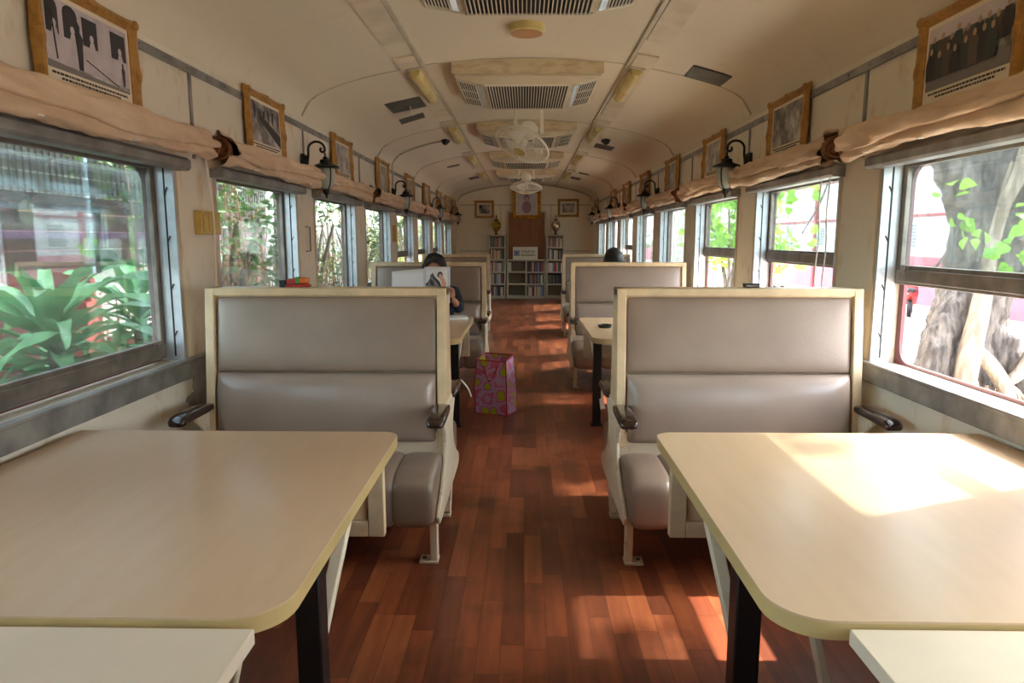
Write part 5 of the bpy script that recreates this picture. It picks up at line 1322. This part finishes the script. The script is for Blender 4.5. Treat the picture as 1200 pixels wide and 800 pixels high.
MB().box(.0, .05, -12, 5, 2.05, 2.16).build('purple_band', pm('mauve_band', (150, 96, 140), .6), t, smooth=0)
for y0 in (-4.2, -2.3, -.3, 2.8):
    b = MB(); b.T = Matrix.Translation((.05, y0, 2.42)) @ Matrix.Rotation(PI/2, 4, 'Y'); b.lathe([(.001, 0), (.19, 0), (.19, .015), (.001, .015)], 20); b.build('round_reflection', pm('dull_reflection_tone', (150, 128, 100), .6), t)  # dull discs painting in faint round reflections of the window glass
for y0 in (-1.72, 4.7):
    MB().box(.35, .47, y0, y0+.13, 0, 3.6).build('post', M['white_wall'], t, smooth=0)
MB().box(-4.3, 3.3, -12.4, 5.4, 3.9, 4.0).build('roof', M['corrugated'], t, smooth=0)  # wide overhang added out of view to shade the shed and garden
t = thing('step_stand', 'red stepped stand in front of the shed on the left', 'stand', (-6.2, 9.55, GZ))
b = MB()
for i in range(4): b.box(-.25, .25, -.42+.12*i, .42-.12*i, .4*i, .4*(i+1))
b.build('steps', pm('dull_red_paint', (140, 62, 56), .6), t, smooth=0); MB().box(.25, .27, -.3, .3, .1, .35).build('front_plate', M['maroon'], t)
for i, (y, lb) in enumerate(((10.1, 'white wire basket with a teal board behind the left plants'), (11.5, 'white wire basket behind the left plants, right of the teal one'))):
    t = thing('wire_basket', lb, 'basket', (-5.6, y, GZ)); b = MB()
    for z in (.7, .85, 1.0, 1.15, 1.3): b.tube([(-.3, -.45, z), (.3, -.45, z), (.3, .45, z), (-.3, .45, z)], .012, 5, closed=True)
    for j in range(9): yy = -.45+.9*j/8; b.tube([(.3, yy, .7), (.3, yy, 1.3)], .008, 5); b.tube([(-.3, yy, .7), (-.3, yy, 1.3)], .008, 5)
    for sx_ in (-1, 1):
        for sy_ in (-1, 1): b.tube([(sx_*.3, sy_*.45, 0), (sx_*.3, sy_*.45, 1.3)], .015, 6)
    b.build('wire_frame', M['white_plastic'], t)
    MB().box(-.28, .28, -.43, .43, .68, .70).build('tray', M['white_plastic'], t)
    if i == 0: MB().box(.31, .33, -.2, .15, .8, 1.3).build('teal_board', M['teal'], t)

# ------------------------------------------------------------------ camera, sun, sky
cam = bpy.data.cameras.new('camera'); co = bpy.data.objects.new('camera', cam); COL.objects.link(co)
cam.sensor_width = 36; cam.lens = 820/1200*36; cam.clip_start = .02; cam.clip_end = 300
co.location = (0, 0, 1.25); co.rotation_euler = (math.radians(90-8.3256), 0, math.radians(1.0369))
S.camera = co
sl = bpy.data.lights.new('sun', 'SUN'); so = bpy.data.objects.new('sun', sl); COL.objects.link(so)
sd_ = Vector((-1, -.41, -1.1)).normalized(); so.rotation_euler = sd_.to_track_quat('-Z', 'Y').to_euler()
sl.energy = SUN_E = 9.0; sl.angle = .012; sl.color = (1, .93, .82)
w = bpy.data.worlds.new('world'); S.world = w; w.use_nodes = True; nt = w.node_tree; bg = nt.nodes['Background']
sk = nt.nodes.new('ShaderNodeTexSky'); sk.sky_type = 'NISHITA'; sk.sun_disc = False; sk.sun_elevation = math.radians(43); sk.sun_rotation = math.atan2(1, .41); sk.dust_density = 2.5; sk.air_density = 1.0
hs = nt.nodes.new('ShaderNodeHueSaturation'); hs.inputs['Saturation'].default_value = .42
nt.links.new(sk.outputs[0], hs.inputs['Color']); nt.links.new(hs.outputs[0], bg.inputs[0]); bg.inputs[1].default_value = 1.5
S.view_settings.view_transform = 'Standard'; S.view_settings.look = 'None'; S.view_settings.gamma = 1; S.view_settings.use_curve_mapping = False
S.view_settings.exposure = 1.25
S.cycles.max_bounces = 14; S.cycles.diffuse_bounces = 8; S.cycles.glossy_bounces = 4; S.cycles.transparent_max_bounces = 16; S.cycles.transmission_bounces = 4
S.cycles.sample_clamp_indirect = 6; S.cycles.caustics_reflective = False; S.cycles.caustics_refractive = False
for o in list(bpy.data.objects):
    if o.type in {'LIGHT', 'CAMERA'}: continue
    if o.parent is None and o.get('kind') is None and o.get('label') and not o.get('category'): o['category'] = {'booth_bench': 'bench', 'ceiling_lamp': 'ceiling lamp', 'ceiling_fan': 'fan', 'security_camera': 'security camera'}.get(o.name.split('.')[0], o.name.split('.')[0].replace('_', ' '))
